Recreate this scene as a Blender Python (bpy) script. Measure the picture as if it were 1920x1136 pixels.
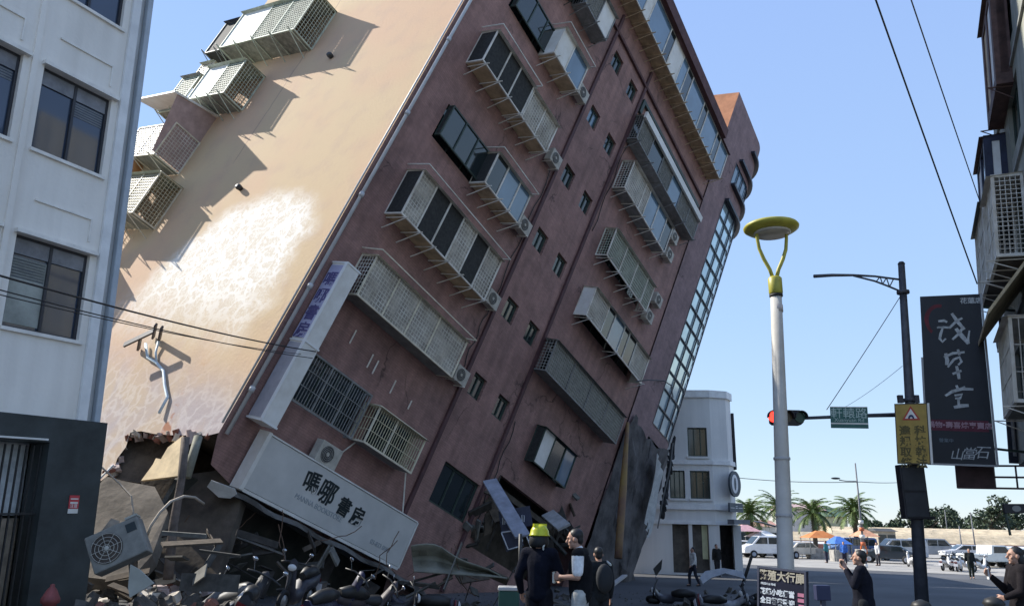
import bpy, bmesh, math, random
from mathutils import Vector, Matrix, noise
R = math.radians
rnd = random.Random(7)
sc = bpy.context.scene
for o in list(bpy.data.objects): bpy.data.objects.remove(o)
COL = sc.collection

# ------------------------------------------------------------------ camera
cam_d = bpy.data.cameras.new('camera'); cam = bpy.data.objects.new('camera', cam_d); COL.objects.link(cam)
MX = Vector((0.99978068, -0.02094242, 0.0)); MY = Vector((-0.00568536, -0.27141639, 0.96244523)); MZ = Vector((0.02015593, 0.96223415, 0.27147593))
# camera right / up / back expressed in world axes
rt = Vector((MX[0], MY[0], MZ[0])); up = Vector((MX[1], MY[1], MZ[1])); fw = Vector((MX[2], MY[2], MZ[2]))
m = Matrix((rt, up, -fw)).transposed().to_4x4(); m.translation = (0, 0, 1.75)
cam.matrix_world = m
cam_d.sensor_width = 36; cam_d.lens = 36 * 1450 / 1920; cam_d.clip_end = 6000; cam_d.clip_start = 0.1
sc.camera = cam

# ------------------------------------------------------------------ light
SUN = Vector((-0.702, 0.323, 0.635)).normalized()
elev = math.asin(SUN.z); az = math.atan2(SUN.x, SUN.y)
w = bpy.data.worlds.new('World'); sc.world = w; w.use_nodes = True
nt = w.node_tree; nt.nodes.clear()
sky = nt.nodes.new('ShaderNodeTexSky'); sky.sky_type = 'NISHITA'; sky.sun_disc = False
sky.sun_elevation = elev; sky.sun_rotation = az; sky.air_density = 1.0; sky.dust_density = 0.0; sky.ozone_density = 2.0
bg = nt.nodes.new('ShaderNodeBackground'); bg.inputs[1].default_value = 0.15
wo = nt.nodes.new('ShaderNodeOutputWorld')
# clear hazy-blue spring sky: physical sky evened out towards the measured zenith / horizon colours
wtc = nt.nodes.new('ShaderNodeTexCoord'); wsep = nt.nodes.new('ShaderNodeSeparateXYZ'); wcr = nt.nodes.new('ShaderNodeValToRGB')
nt.links.new(wtc.outputs['Generated'], wsep.inputs[0]); nt.links.new(wsep.outputs[2], wcr.inputs[0])
wcr.color_ramp.elements.new(0.25)
for k_, (p_, c_) in enumerate(((0.0, (0.215, 0.268, 0.325)), (0.25, (0.172, 0.250, 0.375)), (0.65, (0.142, 0.212, 0.385)))):
    wcr.color_ramp.elements[k_].position = p_; wcr.color_ramp.elements[k_].color = (*c_, 1)
wsc = nt.nodes.new('ShaderNodeVectorMath'); wsc.operation = 'SCALE'; wsc.inputs['Scale'].default_value = 1 / 0.15; nt.links.new(wcr.outputs[0], wsc.inputs[0])
wmx = nt.nodes.new('ShaderNodeMix'); wmx.data_type = 'RGBA'; wmx.inputs['Factor'].default_value = 0.85
nt.links.new(sky.outputs[0], wmx.inputs['A']); nt.links.new(wsc.outputs[0], wmx.inputs['B'])
nt.links.new(wmx.outputs['Result'], bg.inputs[0]); nt.links.new(bg.outputs[0], wo.inputs[0])
sd = bpy.data.lights.new('sun', 'SUN'); sd.energy = 3.3; sd.angle = R(0.5); sd.color = (1, 0.95, 0.86)
so = bpy.data.objects.new('sun', sd); COL.objects.link(so)
so.rotation_euler = SUN.to_track_quat('Z', 'Y').to_euler()
sc.view_settings.view_transform = 'Standard'; sc.view_settings.look = 'None'
sc.view_settings.exposure = 1.3; sc.view_settings.gamma = 1

# ------------------------------------------------------------------ materials
_m = {}
def mat(name, col, rough=0.8, var=0.25, scale=3.0, bump=0.0, metal=0.0, spec=0.4, col2=None, det=6, coat=0):
    if name in _m: return _m[name]
    M = bpy.data.materials.new(name); M.use_nodes = True; n = M.node_tree.nodes; L = M.node_tree.links
    b = n['Principled BSDF']; b.inputs['Roughness'].default_value = rough; b.inputs['Metallic'].default_value = metal
    b.inputs['Specular IOR Level'].default_value = spec
    if coat: b.inputs['Coat Weight'].default_value = coat
    tc = n.new('ShaderNodeTexCoord'); nz = n.new('ShaderNodeTexNoise'); nz.inputs['Scale'].default_value = scale
    nz.inputs['Detail'].default_value = det; nz.inputs['Roughness'].default_value = 0.65
    L.new(tc.outputs['Object'], nz.inputs['Vector'])
    cr = n.new('ShaderNodeValToRGB'); L.new(nz.outputs[0], cr.inputs[0])
    c2 = col2 or tuple(min(1, c * (1 + var)) for c in col)
    cr.color_ramp.elements[0].position = 0.32; cr.color_ramp.elements[1].position = 0.68
    cr.color_ramp.elements[0].color = (*[c * (1 - var) for c in col], 1) if not col2 else (*col, 1)
    cr.color_ramp.elements[1].color = (*c2, 1)
    L.new(cr.outputs[0], b.inputs['Base Color'])
    if bump:
        n2 = n.new('ShaderNodeTexNoise'); n2.inputs['Scale'].default_value = scale * 8; n2.inputs['Detail'].default_value = 5
        L.new(tc.outputs['Object'], n2.inputs['Vector'])
        bp = n.new('ShaderNodeBump'); bp.inputs['Strength'].default_value = bump; bp.inputs['Distance'].default_value = 0.02
        L.new(n2.outputs[0], bp.inputs['Height']); L.new(bp.outputs[0], b.inputs['Normal'])
    _m[name] = M; return M

def wall_mat(name, base, stain, streak_axis=2, tile=None, tile_dark=0.8, amt=0.6, rough=0.75, swap=None):
    """painted / tiled wall: large soft stains, streaks running down the wall, optional tile joints"""
    if name in _m: return _m[name]
    M = bpy.data.materials.new(name); M.use_nodes = True; n = M.node_tree.nodes; L = M.node_tree.links
    b = n['Principled BSDF']; b.inputs['Roughness'].default_value = rough; b.inputs['Specular IOR Level'].default_value = 0.35
    tc = n.new('ShaderNodeTexCoord')
    big = n.new('ShaderNodeTexNoise'); big.inputs['Scale'].default_value = 0.35; big.inputs['Detail'].default_value = 7; big.inputs['Roughness'].default_value = 0.6
    L.new(tc.outputs['Object'], big.inputs['Vector'])
    mp = n.new('ShaderNodeMapping'); s = [3.0, 3.0, 3.0]; s[streak_axis] = 0.22; mp.inputs['Scale'].default_value = s
    L.new(tc.outputs['Object'], mp.inputs['Vector'])
    st = n.new('ShaderNodeTexNoise'); st.inputs['Scale'].default_value = 1.0; st.inputs['Detail'].default_value = 6
    L.new(mp.outputs[0], st.inputs['Vector'])
    mul = n.new('ShaderNodeMath'); mul.operation = 'ADD'; L.new(big.outputs[0], mul.inputs[0]); L.new(st.outputs[0], mul.inputs[1])
    mr = n.new('ShaderNodeMapRange'); mr.inputs['From Min'].default_value = 0.85; mr.inputs['From Max'].default_value = 1.25
    mr.inputs['To Max'].default_value = amt
    L.new(mul.outputs[0], mr.inputs[0])
    mx = n.new('ShaderNodeMix'); mx.data_type = 'RGBA'; mx.inputs['A'].default_value = (*base, 1); mx.inputs['B'].default_value = (*stain, 1)
    L.new(mr.outputs[0], mx.inputs['Factor']); out = mx.outputs['Result']
    fine = n.new('ShaderNodeTexNoise'); fine.inputs['Scale'].default_value = 14; fine.inputs['Detail'].default_value = 4
    L.new(tc.outputs['Object'], fine.inputs['Vector'])
    if tile:
        vc = n.new('ShaderNodeTexVoronoi'); vc.feature = 'DISTANCE_TO_EDGE'; vc.inputs['Scale'].default_value = 0.32
        nv = n.new('ShaderNodeTexNoise'); nv.inputs['Scale'].default_value = 0.9; nv.inputs['Detail'].default_value = 6; L.new(tc.outputs['Object'], nv.inputs['Vector'])
        av = n.new('ShaderNodeVectorMath'); av.operation = 'MULTIPLY_ADD'; av.inputs[1].default_value = (1.8,) * 3; L.new(nv.outputs[1], av.inputs[0]); L.new(tc.outputs['Object'], av.inputs[2]); L.new(av.outputs[0], vc.inputs['Vector'])
        cm = n.new('ShaderNodeMapRange'); cm.inputs['From Min'].default_value = 0.004; cm.inputs['From Max'].default_value = 0.012; cm.inputs['To Min'].default_value = 0.65; cm.inputs['To Max'].default_value = 0; L.new(vc.outputs[0], cm.inputs[0])
        gate = n.new('ShaderNodeMapRange'); gate.inputs['From Min'].default_value = 0.5; gate.inputs['From Max'].default_value = 0.6; L.new(big.outputs[0], gate.inputs[0])
        cg = n.new('ShaderNodeMath'); cg.operation = 'MULTIPLY'; L.new(cm.outputs[0], cg.inputs[0]); L.new(gate.outputs[0], cg.inputs[1])
        mc = n.new('ShaderNodeMix'); mc.data_type = 'RGBA'; L.new(cg.outputs[0], mc.inputs['Factor']); L.new(out, mc.inputs['A']); mc.inputs['B'].default_value = (0.03, 0.02, 0.02, 1)
        blo = n.new('ShaderNodeTexNoise'); blo.inputs['Scale'].default_value = 1.1; blo.inputs['Detail'].default_value = 8; blo.inputs['Roughness'].default_value = 0.7; L.new(tc.outputs['Object'], blo.inputs['Vector'])
        bm_ = n.new('ShaderNodeMapRange'); bm_.inputs['From Min'].default_value = 0.35; bm_.inputs['From Max'].default_value = 0.7; bm_.inputs['To Min'].default_value = 0.72; bm_.inputs['To Max'].default_value = 1.2; L.new(blo.outputs[0], bm_.inputs[0])
        ml = n.new('ShaderNodeVectorMath'); ml.operation = 'SCALE'; L.new(mc.outputs['Result'], ml.inputs[0]); L.new(bm_.outputs[0], ml.inputs['Scale']); out = ml.outputs[0]
        sep = n.new('ShaderNodeSeparateXYZ'); L.new(tc.outputs['Object'], sep.inputs[0])
        cmb = n.new('ShaderNodeCombineXYZ')
        a, c = swap or (0, 2)
        L.new(sep.outputs[a], cmb.inputs[0]); L.new(sep.outputs[c], cmb.inputs[1])
        br = n.new('ShaderNodeTexBrick'); br.inputs['Scale'].default_value = 1; br.inputs['Brick Width'].default_value = tile[0]
        br.inputs['Row Height'].default_value = tile[1]; br.inputs['Mortar Size'].default_value = tile[2]
        br.inputs['Color1'].default_value = (1, 1, 1, 1); br.inputs['Color2'].default_value = (0.86, 0.86, 0.86, 1)
        br.inputs['Mortar'].default_value = (tile_dark,) * 3 + (1,)
        L.new(cmb.outputs[0], br.inputs['Vector'])
        m2 = n.new('ShaderNodeMix'); m2.data_type = 'RGBA'; m2.blend_type = 'MULTIPLY'; m2.inputs['Factor'].default_value = 1
        L.new(out, m2.inputs['A']); L.new(br.outputs[0], m2.inputs['B']); out = m2.outputs['Result']
    L.new(out, b.inputs['Base Color'])
    bp = n.new('ShaderNodeBump'); bp.inputs['Strength'].default_value = 0.35; bp.inputs['Distance'].default_value = 0.02
    L.new(fine.outputs[0], bp.inputs['Height']); L.new(bp.outputs[0], b.inputs['Normal'])
    _m[name] = M; return M

def glass_mat(name, col=(0.03, 0.05, 0.07), rough=0.06, spec=0.9, metal=0.0):
    if name in _m: return _m[name]
    M = bpy.data.materials.new(name); M.use_nodes = True; n = M.node_tree.nodes; L = M.node_tree.links
    b = n['Principled BSDF']; b.inputs['Roughness'].default_value = rough; b.inputs['Specular IOR Level'].default_value = spec
    b.inputs['Metallic'].default_value = metal
    tc = n.new('ShaderNodeTexCoord'); nz = n.new('ShaderNodeTexNoise'); nz.inputs['Scale'].default_value = 0.8; nz.inputs['Detail'].default_value = 2
    L.new(tc.outputs['Object'], nz.inputs['Vector'])
    cr = n.new('ShaderNodeValToRGB'); cr.color_ramp.elements[0].color = (*[c * 0.5 for c in col], 1); cr.color_ramp.elements[1].color = (*[min(1, c * 1.6) for c in col], 1)
    L.new(nz.outputs[0], cr.inputs[0]); L.new(cr.outputs[0], b.inputs['Base Color'])
    bp = n.new('ShaderNodeBump'); bp.inputs['Strength'].default_value = 0.03; L.new(nz.outputs[0], bp.inputs['Height']); L.new(bp.outputs[0], b.inputs['Normal'])
    _m[name] = M; return M
def emit(name, col, s):
    if name in _m: return _m[name]
    M = bpy.data.materials.new(name); M.use_nodes = True; b = M.node_tree.nodes['Principled BSDF']
    b.inputs['Base Color'].default_value = (*col, 1); b.inputs['Emission Color'].default_value = (*col, 1); b.inputs['Emission Strength'].default_value = s
    _m[name] = M; return M

# ------------------------------------------------------------------ mesh helpers
class MB:
    def __init__(s): s.v = []; s.f = []; s.sm = []
    def poly(s, pts):
        i = len(s.v); s.v += [tuple(p) for p in pts]; s.f.append(tuple(range(i, i + len(pts)))); s.sm.append(False)
    def hexa(s, p):  # p: 8 corners, bottom 4 (ccw) then top 4
        i = len(s.v); s.v += [tuple(q) for q in p]
        for f in ((0, 3, 2, 1), (4, 5, 6, 7), (0, 1, 5, 4), (1, 2, 6, 5), (2, 3, 7, 6), (3, 0, 4, 7)):
            s.f.append(tuple(i + k for k in f)); s.sm.append(False)
    def box(s, x0, x1, y0, y1, z0, z1, F=None):
        x0, x1 = sorted((x0, x1)); y0, y1 = sorted((y0, y1)); z0, z1 = sorted((z0, z1))
        p = [(x0, y0, z0), (x1, y0, z0), (x1, y1, z0), (x0, y1, z0), (x0, y0, z1), (x1, y0, z1), (x1, y1, z1), (x0, y1, z1)]
        if F: p = [F(*q) for q in p]
        s.hexa(p)
    def bar(s, a, b, wx, wy=None, upv=(0, 0, 1)):  # rectangular bar
        a, b = Vector(a), Vector(b); wy = wy or wx; d = (b - a)
        if d.length < 1e-6: return
        d.normalize(); u = Vector(upv)
        if abs(d.dot(u)) > 0.95: u = Vector((1, 0, 0))
        x = d.cross(u).normalized() * wx / 2; y = d.cross(x).normalized() * wy / 2
        s.hexa([a - x - y, a + x - y, a + x + y, a - x + y, b - x - y, b + x - y, b + x + y, b - x + y])
    def tube(s, pts, r, n=8, cap=True, sx=1.0):
        pts = [Vector(p) for p in pts]; rr = r if isinstance(r, (list, tuple)) else [r] * len(pts)
        base = len(s.v); pv = None
        for i, p in enumerate(pts):
            d = (pts[min(i + 1, len(pts) - 1)] - pts[max(i - 1, 0)]).normalized()
            if pv is None:
                h = Vector((0, 0, 1)) if abs(d.z) < 0.9 else Vector((1, 0, 0)); x = d.cross(h).normalized()
            else:
                x = (pv - d * pv.dot(d)).normalized()
            pv = x; y = d.cross(x)
            for k in range(n):
                a = 2 * math.pi * k / n; s.v.append(tuple(p + (x * math.cos(a) * sx + y * math.sin(a)) * rr[i]))
        for i in range(len(pts) - 1):
            for k in range(n):
                a = base + i * n + k; b = base + i * n + (k + 1) % n
                s.f.append((a, b, b + n, a + n)); s.sm.append(n > 5)
        if cap:
            s.f.append(tuple(base + k for k in range(n))[::-1]); s.sm.append(False)
            s.f.append(tuple(base + (len(pts) - 1) * n + k for k in range(n))); s.sm.append(False)
    def lathe(s, prof, n=20, F=None, c=(0, 0, 0)):  # prof: (r,z)
        base = len(s.v)
        for r, z in prof:
            for k in range(n):
                a = 2 * math.pi * k / n; p = (c[0] + r * math.cos(a), c[1] + r * math.sin(a), c[2] + z)
                s.v.append(tuple(F(*p)) if F else p)
        for i in range(len(prof) - 1):
            for k in range(n):
                a = base + i * n + k; b = base + i * n + (k + 1) % n
                s.f.append((a, b, b + n, a + n)); s.sm.append(True)
        s.f.append(tuple(base + k for k in range(n))[::-1]); s.sm.append(False)
        s.f.append(tuple(base + (len(prof) - 1) * n + k for k in range(n))); s.sm.append(False)
    def prism(s, poly, h0, h1, F):  # poly of (a,b) extruded in c; F maps (a,b,c)
        n = len(poly); i = len(s.v)
        s.v += [tuple(F(a, b, h0)) for a, b in poly] + [tuple(F(a, b, h1)) for a, b in poly]
        s.f.append(tuple(i + k for k in range(n))[::-1]); s.f.append(tuple(i + n + k for k in range(n))); s.sm += [False, False]
        for k in range(n):
            s.f.append((i + k, i + (k + 1) % n, i + n + (k + 1) % n, i + n + k)); s.sm.append(False)
    def ell(s, c, r, n=12, m=8, F=None):
        base = len(s.v); c = Vector(c)
        for j in range(m + 1):
            t = math.pi * j / m
            for k in range(n):
                a = 2 * math.pi * k / n
                p = (c.x + r[0] * math.sin(t) * math.cos(a), c.y + r[1] * math.sin(t) * math.sin(a), c.z + r[2] * math.cos(t))
                s.v.append(tuple(F(*p)) if F else p)
        for j in range(m):
            for k in range(n):
                a = base + j * n + k; b = base + j * n + (k + 1) % n
                s.f.append((a, a + n, b + n, b)); s.sm.append(True)
    def build(s, name, mt, parent=None, bevel=0, fix=True):
        me = bpy.data.meshes.new(name); me.from_pydata(s.v, [], s.f); me.polygons.foreach_set('use_smooth', s.sm)
        if fix:
            bm = bmesh.new(); bm.from_mesh(me); bmesh.ops.recalc_face_normals(bm, faces=bm.faces); bm.to_mesh(me); bm.free()
        me.update(); o = bpy.data.objects.new(name, me); COL.objects.link(o)
        if mt: me.materials.append(mt)
        if parent: o.parent = parent
        if bevel:
            b = o.modifiers.new('bevel', 'BEVEL'); b.width = bevel; b.segments = 2; b.limit_method = 'ANGLE'
        return o
def tag(o, label, cat, group=None, kind=None):
    if kind: o['kind'] = kind
    if label: o['label'] = label
    if cat: o['category'] = cat
    if group: o['group'] = group
    return o
def thing(name, label, cat, loc=(0, 0, 0), rz=0, group=None, mw=None):
    o = bpy.data.objects.new(name, None); COL.objects.link(o); o.empty_display_size = 0.3
    if mw is not None: o.matrix_world = mw
    else: o.location = loc; o.rotation_euler = (0, 0, rz)
    return tag(o, label, cat, group)
def frame(ax, ay, az, t):
    M = Matrix((ax, ay, az)).transposed().to_4x4(); M.translation = t; return M
def dup(o, parent=None):
    c = o.copy(); COL.objects.link(c)
    if parent: c.parent = parent
    for ch in [k for k in bpy.data.objects if k.parent == o]: dup(ch, c)
    return c
def copy_tree(root, kids, loc, rz=0, label=None, scale=1):
    """copy a thing with its parts and sub-parts (kids: list of (child, [grandchildren]))"""
    r = root.copy(); COL.objects.link(r); r.location = loc; r.rotation_euler = (0, 0, rz); r.scale = (scale,) * 3
    if label: r['label'] = label
    for c, gs in kids:
        k = c.copy(); COL.objects.link(k); k.parent = r
        for g in gs: h = g.copy(); COL.objects.link(h); h.parent = k
    return r
def tree_of(root):
    ch = [o for o in COL.objects if o.parent == root]
    return [(c, [g for g in COL.objects if g.parent == c]) for c in ch]

def text_mesh(name, s, size, mt, parent, M, extrude=0.01, shear=0, align='CENTER', space=1.0, weight=0.0, sx=1.0):
    cu = bpy.data.curves.new(name, 'FONT'); cu.body = s; cu.size = size; cu.extrude = extrude; cu.shear = shear
    cu.align_x = align; cu.align_y = 'CENTER'; cu.space_line = space; cu.offset = weight; cu.resolution_u = 3
    t = bpy.data.objects.new(name, cu); COL.objects.link(t)
    dg = bpy.context.evaluated_depsgraph_get(); me = bpy.data.meshes.new_from_object(t.evaluated_get(dg))
    bpy.data.objects.remove(t); o = bpy.data.objects.new(name, me); COL.objects.link(o)
    me.materials.clear(); me.materials.append(mt); o.parent = parent; o.matrix_basis = M @ Matrix.Diagonal((sx, 1, 1, 1))
    return o

def gz(x, y):  # the street falls gently towards the harbour
    t = max(0.0, min(1.0, (y + 0.5 * x - 9) / 24)); return -0.9 * t
RAYC = (rt, up, fw)

# ------------------------------------------------------------------ ground
asph = bpy.data.materials.new('asphalt'); asph.use_nodes = True
n = asph.node_tree.nodes; L = asph.node_tree.links; b = n['Principled BSDF']
tc = n.new('ShaderNodeTexCoord'); n1 = n.new('ShaderNodeTexNoise'); n1.inputs['Scale'].default_value = 0.25; n1.inputs['Detail'].default_value = 8
n2 = n.new('ShaderNodeTexNoise'); n2.inputs['Scale'].default_value = 40; n2.inputs['Detail'].default_value = 3
L.new(tc.outputs['Object'], n1.inputs['Vector']); L.new(tc.outputs['Object'], n2.inputs['Vector'])
ad = n.new('ShaderNodeMath'); ad.operation = 'ADD'; mu = n.new('ShaderNodeMath'); mu.operation = 'MULTIPLY'; mu.inputs[1].default_value = 0.4
L.new(n2.outputs[0], mu.inputs[0]); L.new(n1.outputs[0], ad.inputs[0]); L.new(mu.outputs[0], ad.inputs[1])
cr = n.new('ShaderNodeValToRGB'); L.new(ad.outputs[0], cr.inputs[0])
cr.color_ramp.elements[0].position = 0.5; cr.color_ramp.elements[0].color = (0.045, 0.047, 0.052, 1)
cr.color_ramp.elements[1].position = 0.95; cr.color_ramp.elements[1].color = (0.11, 0.11, 0.115, 1)
L.new(cr.outputs[0], b.inputs['Base Color']); b.inputs['Roughness'].default_value = 0.85
bp = n.new('ShaderNodeBump'); bp.inputs['Strength'].default_value = 0.4; bp.inputs['Distance'].default_value = 0.02; L.new(n2.outputs[0], bp.inputs['Height']); L.new(bp.outputs[0], b.inputs['Normal'])
def sheet(name, xs, ys, dz, mt, F=None):
    g = MB()
    for x in xs:
        for y in ys:
            X, Y = (F(x, y) if F else (x, y)); g.v.append((X, Y, gz(X, Y) + dz))
    ny = len(ys)
    for i in range(len(xs) - 1):
        for j in range(ny - 1):
            a = i * ny + j; g.f.append((a, a + ny, a + ny + 1, a + 1)); g.sm.append(False)
    return g.build(name, mt, fix=False)
def rng(a, b, st):
    o = []; x = a
    while x < b: o.append(x); x += st
    return o + [b]
tag(sheet('ground', [-3000, -400, -100] + rng(-60, 80, 2) + [150, 500, 3000], [-200, -50] + rng(-20, 70, 2) + [100, 200, 500, 1500, 4000], 0, asph), None, None, kind='structure')
conc = mat('pale concrete paving', (0.30, 0.285, 0.26), 0.9, 0.2, 0.6, 0.2)
# pale quay apron beyond the road (oblique edge also paints the road's shadow line)
def apron(x, y): return (x, 60.5 + y - (x - 14) * 0.62 if x > 10 else 63 + y)
tag(sheet('pavement', rng(-40, 120, 4), [0, 3, 8, 20, 40, 90], 0.012, conc, apron), None, None, kind='structure')
white_paint = mat('road paint', (0.6, 0.6, 0.58), 0.8, 0.3, 6)
mk = MB()
for k in range(3):
    x = 9 + k * 0.0; 
for (xa, ya, xb, yb, wd) in ((6.5, 26, 30, 14.2, 0.18), (2, 17, 9, 13.4, 0.15)):
    N_ = 12
    for i in range(N_):
        t0, t1 = i / N_, (i + 1) / N_
        p = Vector((xa + (xb - xa) * t0, ya + (yb - ya) * t0)); q = Vector((xa + (xb - xa) * t1, ya + (yb - ya) * t1)); nrm = Vector((-(q - p).y, (q - p).x)).normalized() * wd / 2
        mk.poly([(c.x, c.y, gz(c.x, c.y) + 0.008) for c in (p - nrm, q - nrm, q + nrm, p + nrm)])
tag(mk.build('road_marking', white_paint), None, None, kind='structure')

# =================================================================== LEANING BUILDING
TU = Vector((0.49738172, 0.80638718, -0.31992364)); TV = Vector((0.34743199, 0.15275589, 0.92517925)); TN = Vector((-0.79492291, 0.57131896, 0.20418672))
TT = Vector((-8.47513229, 19.14871247, 0.64588193))
TM = frame(TU, TN, TV, TT)     # local: x along the front, y into the building, z up the building
def TW(u, nn, v): return TM @ Vector((u, nn, v))
bld = thing('apartment_building', 'nine-storey maroon tiled apartment block tilted far over, its lower floors crushed', 'building', mw=TM)
maroon = wall_mat('maroon tile', (0.375, 0.215, 0.185), (0.215, 0.13, 0.115), 2, (0.24, 0.075, 0.006), 0.72, 0.7)
maroon_s = mat('maroon trim', (0.10, 0.05, 0.05), 0.8, 0.3, 3)
tan_wall = None
def tan_mat():
    M = bpy.data.materials.new('tan render'); M.use_nodes = True; n = M.node_tree.nodes; L = M.node_tree.links
    b = n['Principled BSDF']; b.inputs['Roughness'].default_value = 0.85; b.inputs['Specular IOR Level'].default_value = 0.25
    tc = n.new('ShaderNodeTexCoord'); sep = n.new('ShaderNodeSeparateXYZ'); L.new(tc.outputs['Object'], sep.inputs[0])
    def N(sc_, det, vec=None, dist=0):
        k = n.new('ShaderNodeTexNoise'); k.inputs['Scale'].default_value = sc_; k.inputs['Detail'].default_value = det; k.inputs['Distortion'].default_value = dist
        L.new(vec or tc.outputs['Object'], k.inputs['Vector']); return k.outputs[0]
    def mixc(f, A, B):
        k = n.new('ShaderNodeMix'); k.data_type = 'RGBA'
        for s, v in (('A', A), ('B', B)):
            if isinstance(v, tuple): k.inputs[s].default_value = (*v, 1)
            else: L.new(v, k.inputs[s])
        if isinstance(f, float): k.inputs['Factor'].default_value = f
        else: L.new(f, k.inputs['Factor'])
        return k.outputs['Result']
    def mr(v, a, b_, c=0, d=1, smooth=True):
        k = n.new('ShaderNodeMapRange'); k.inputs['From Min'].default_value = a; k.inputs['From Max'].default_value = b_
        k.inputs['To Min'].default_value = c; k.inputs['To Max'].default_value = d
        if smooth: k.interpolation_type = 'SMOOTHSTEP'
        L.new(v, k.inputs[0]); return k.outputs[0]
    def math_(op, a, b_=None):
        k = n.new('ShaderNodeMath'); k.operation = op
        for i, v in enumerate((a, b_)):
            if v is None: continue
            if isinstance(v, (int, float)): k.inputs[i].default_value = v
            else: L.new(v, k.inputs[i])
        return k.outputs[0]
    big = N(0.18, 5); med = N(1.2, 7)
    base = mixc(mr(big, 0.4, 0.62), (0.58, 0.43, 0.26), (0.59, 0.39, 0.25))
    base = mixc(mr(med, 0.45, 0.75, 0, 0.35), base, (0.46, 0.32, 0.24))
    # lower storeys: reflected sun glare painted in, ragged outline; weathered rusty and pink patches below
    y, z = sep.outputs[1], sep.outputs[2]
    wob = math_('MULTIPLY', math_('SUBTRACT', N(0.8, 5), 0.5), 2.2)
    # painted glare band: rounded head near v 11, right edge near the corner, spreading left as it goes down
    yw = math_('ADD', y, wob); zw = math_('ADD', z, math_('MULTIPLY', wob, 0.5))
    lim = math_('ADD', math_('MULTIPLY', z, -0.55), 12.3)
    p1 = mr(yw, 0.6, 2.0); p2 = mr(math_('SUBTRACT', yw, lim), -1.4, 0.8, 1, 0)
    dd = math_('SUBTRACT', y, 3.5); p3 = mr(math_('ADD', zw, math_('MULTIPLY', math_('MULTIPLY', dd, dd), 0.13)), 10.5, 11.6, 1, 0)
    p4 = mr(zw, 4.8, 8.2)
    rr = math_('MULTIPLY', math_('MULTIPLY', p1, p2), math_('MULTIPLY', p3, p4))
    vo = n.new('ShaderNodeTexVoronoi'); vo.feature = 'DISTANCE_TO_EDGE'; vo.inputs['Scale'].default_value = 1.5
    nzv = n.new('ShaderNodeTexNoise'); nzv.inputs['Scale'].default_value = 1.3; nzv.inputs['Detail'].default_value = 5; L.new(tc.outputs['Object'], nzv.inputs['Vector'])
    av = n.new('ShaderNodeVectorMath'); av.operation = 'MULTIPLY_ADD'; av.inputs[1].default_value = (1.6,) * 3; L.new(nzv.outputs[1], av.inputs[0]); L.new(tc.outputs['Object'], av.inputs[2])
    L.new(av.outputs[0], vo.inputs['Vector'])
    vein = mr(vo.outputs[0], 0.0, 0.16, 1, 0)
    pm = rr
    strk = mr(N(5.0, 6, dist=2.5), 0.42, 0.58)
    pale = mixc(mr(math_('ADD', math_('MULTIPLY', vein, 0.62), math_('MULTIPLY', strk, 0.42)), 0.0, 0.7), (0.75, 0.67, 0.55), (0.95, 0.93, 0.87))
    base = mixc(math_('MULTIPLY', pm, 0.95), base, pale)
    low = mr(z, 5.6, 3.6)
    pink = mixc(mr(N(0.45, 7, dist=.6), 0.40, 0.62), (0.42, 0.36, 0.36), (0.50, 0.39, 0.29))
    pink = mixc(mr(math_('ADD', N(0.5, 7, dist=1.0), math_('MULTIPLY', math_('ABSOLUTE', math_('SUBTRACT', y, 2.2)), -0.09)), 0.50, 0.56), pink, (0.36, 0.16, 0.09))
    pink = mixc(math_('MULTIPLY', vein, 0.22), pink, (0.8, 0.78, 0.75))
    base = mixc(low, base, pink)
    # hairline vertical joint
    j = math_('MULTIPLY', mr(math_('ABSOLUTE', math_('SUBTRACT', y, math_('ADD', 7.6, math_('MULTIPLY', math_('SUBTRACT', med, 0.5), 0.2)))), 0.015, 0.05, 1, 0), mr(z, 12.5, 13, 0, 0.55))
    base = mixc(j, base, (0.3, 0.2, 0.16))
    L.new(base, b.inputs['Base Color'])
    bp = n.new('ShaderNodeBump'); bp.inputs['Strength'].default_value = 0.25; bp.inputs['Distance'].default_value = 0.03; L.new(N(9, 5), bp.inputs['Height']); L.new(bp.outputs[0], b.inputs['Normal'])
    return M
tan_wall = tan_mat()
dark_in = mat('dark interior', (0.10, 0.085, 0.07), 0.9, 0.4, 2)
conc_raw = mat('raw concrete', (0.22, 0.21, 0.19), 0.9, 0.35, 2.5, 0.5)
pipe_m = mat('grey plastic pipe', (0.5, 0.5, 0.5), 0.5, 0.1)
white_fr = mat('white powder coat', (0.50, 0.44, 0.35), 0.5, 0.15, 1.6, col2=(0.80, 0.77, 0.70))
ivory = mat('ivory metal', (0.66, 0.60, 0.46), 0.6, 0.2, 4)
greenish = mat('pale green weathered metal', (0.50, 0.54, 0.43), 0.6, 0.3, 3)
dark_fr = mat('dark green frame', (0.035, 0.055, 0.045), 0.5, 0.3, 4)
grey_fr = mat('grey weathered metal', (0.22, 0.22, 0.21), 0.6, 0.3, 4)
glass_b = glass_mat('blue window glass', (0.10, 0.16, 0.22), 0.05, 1.0)
glass_d = glass_mat('dark window glass', (0.02, 0.028, 0.03), 0.08, 0.8)
pane_mesh = mat('dark fly screen', (0.03, 0.03, 0.028), 0.8, 0.4, 12)
tan_pan = mat('tan sheet', (0.46, 0.34, 0.21), 0.7, 0.35, 2)  # yellowish bounced light under the cages put into this tan; also plain panels
white_pan = mat('white sheet', (0.62, 0.59, 0.53), 0.6, 0.15, 1.3, col2=(0.80, 0.79, 0.75))
mesh_bg = mat('grey infill sheet', (0.24, 0.23, 0.19), 0.8, 0.4, 5)

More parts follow.
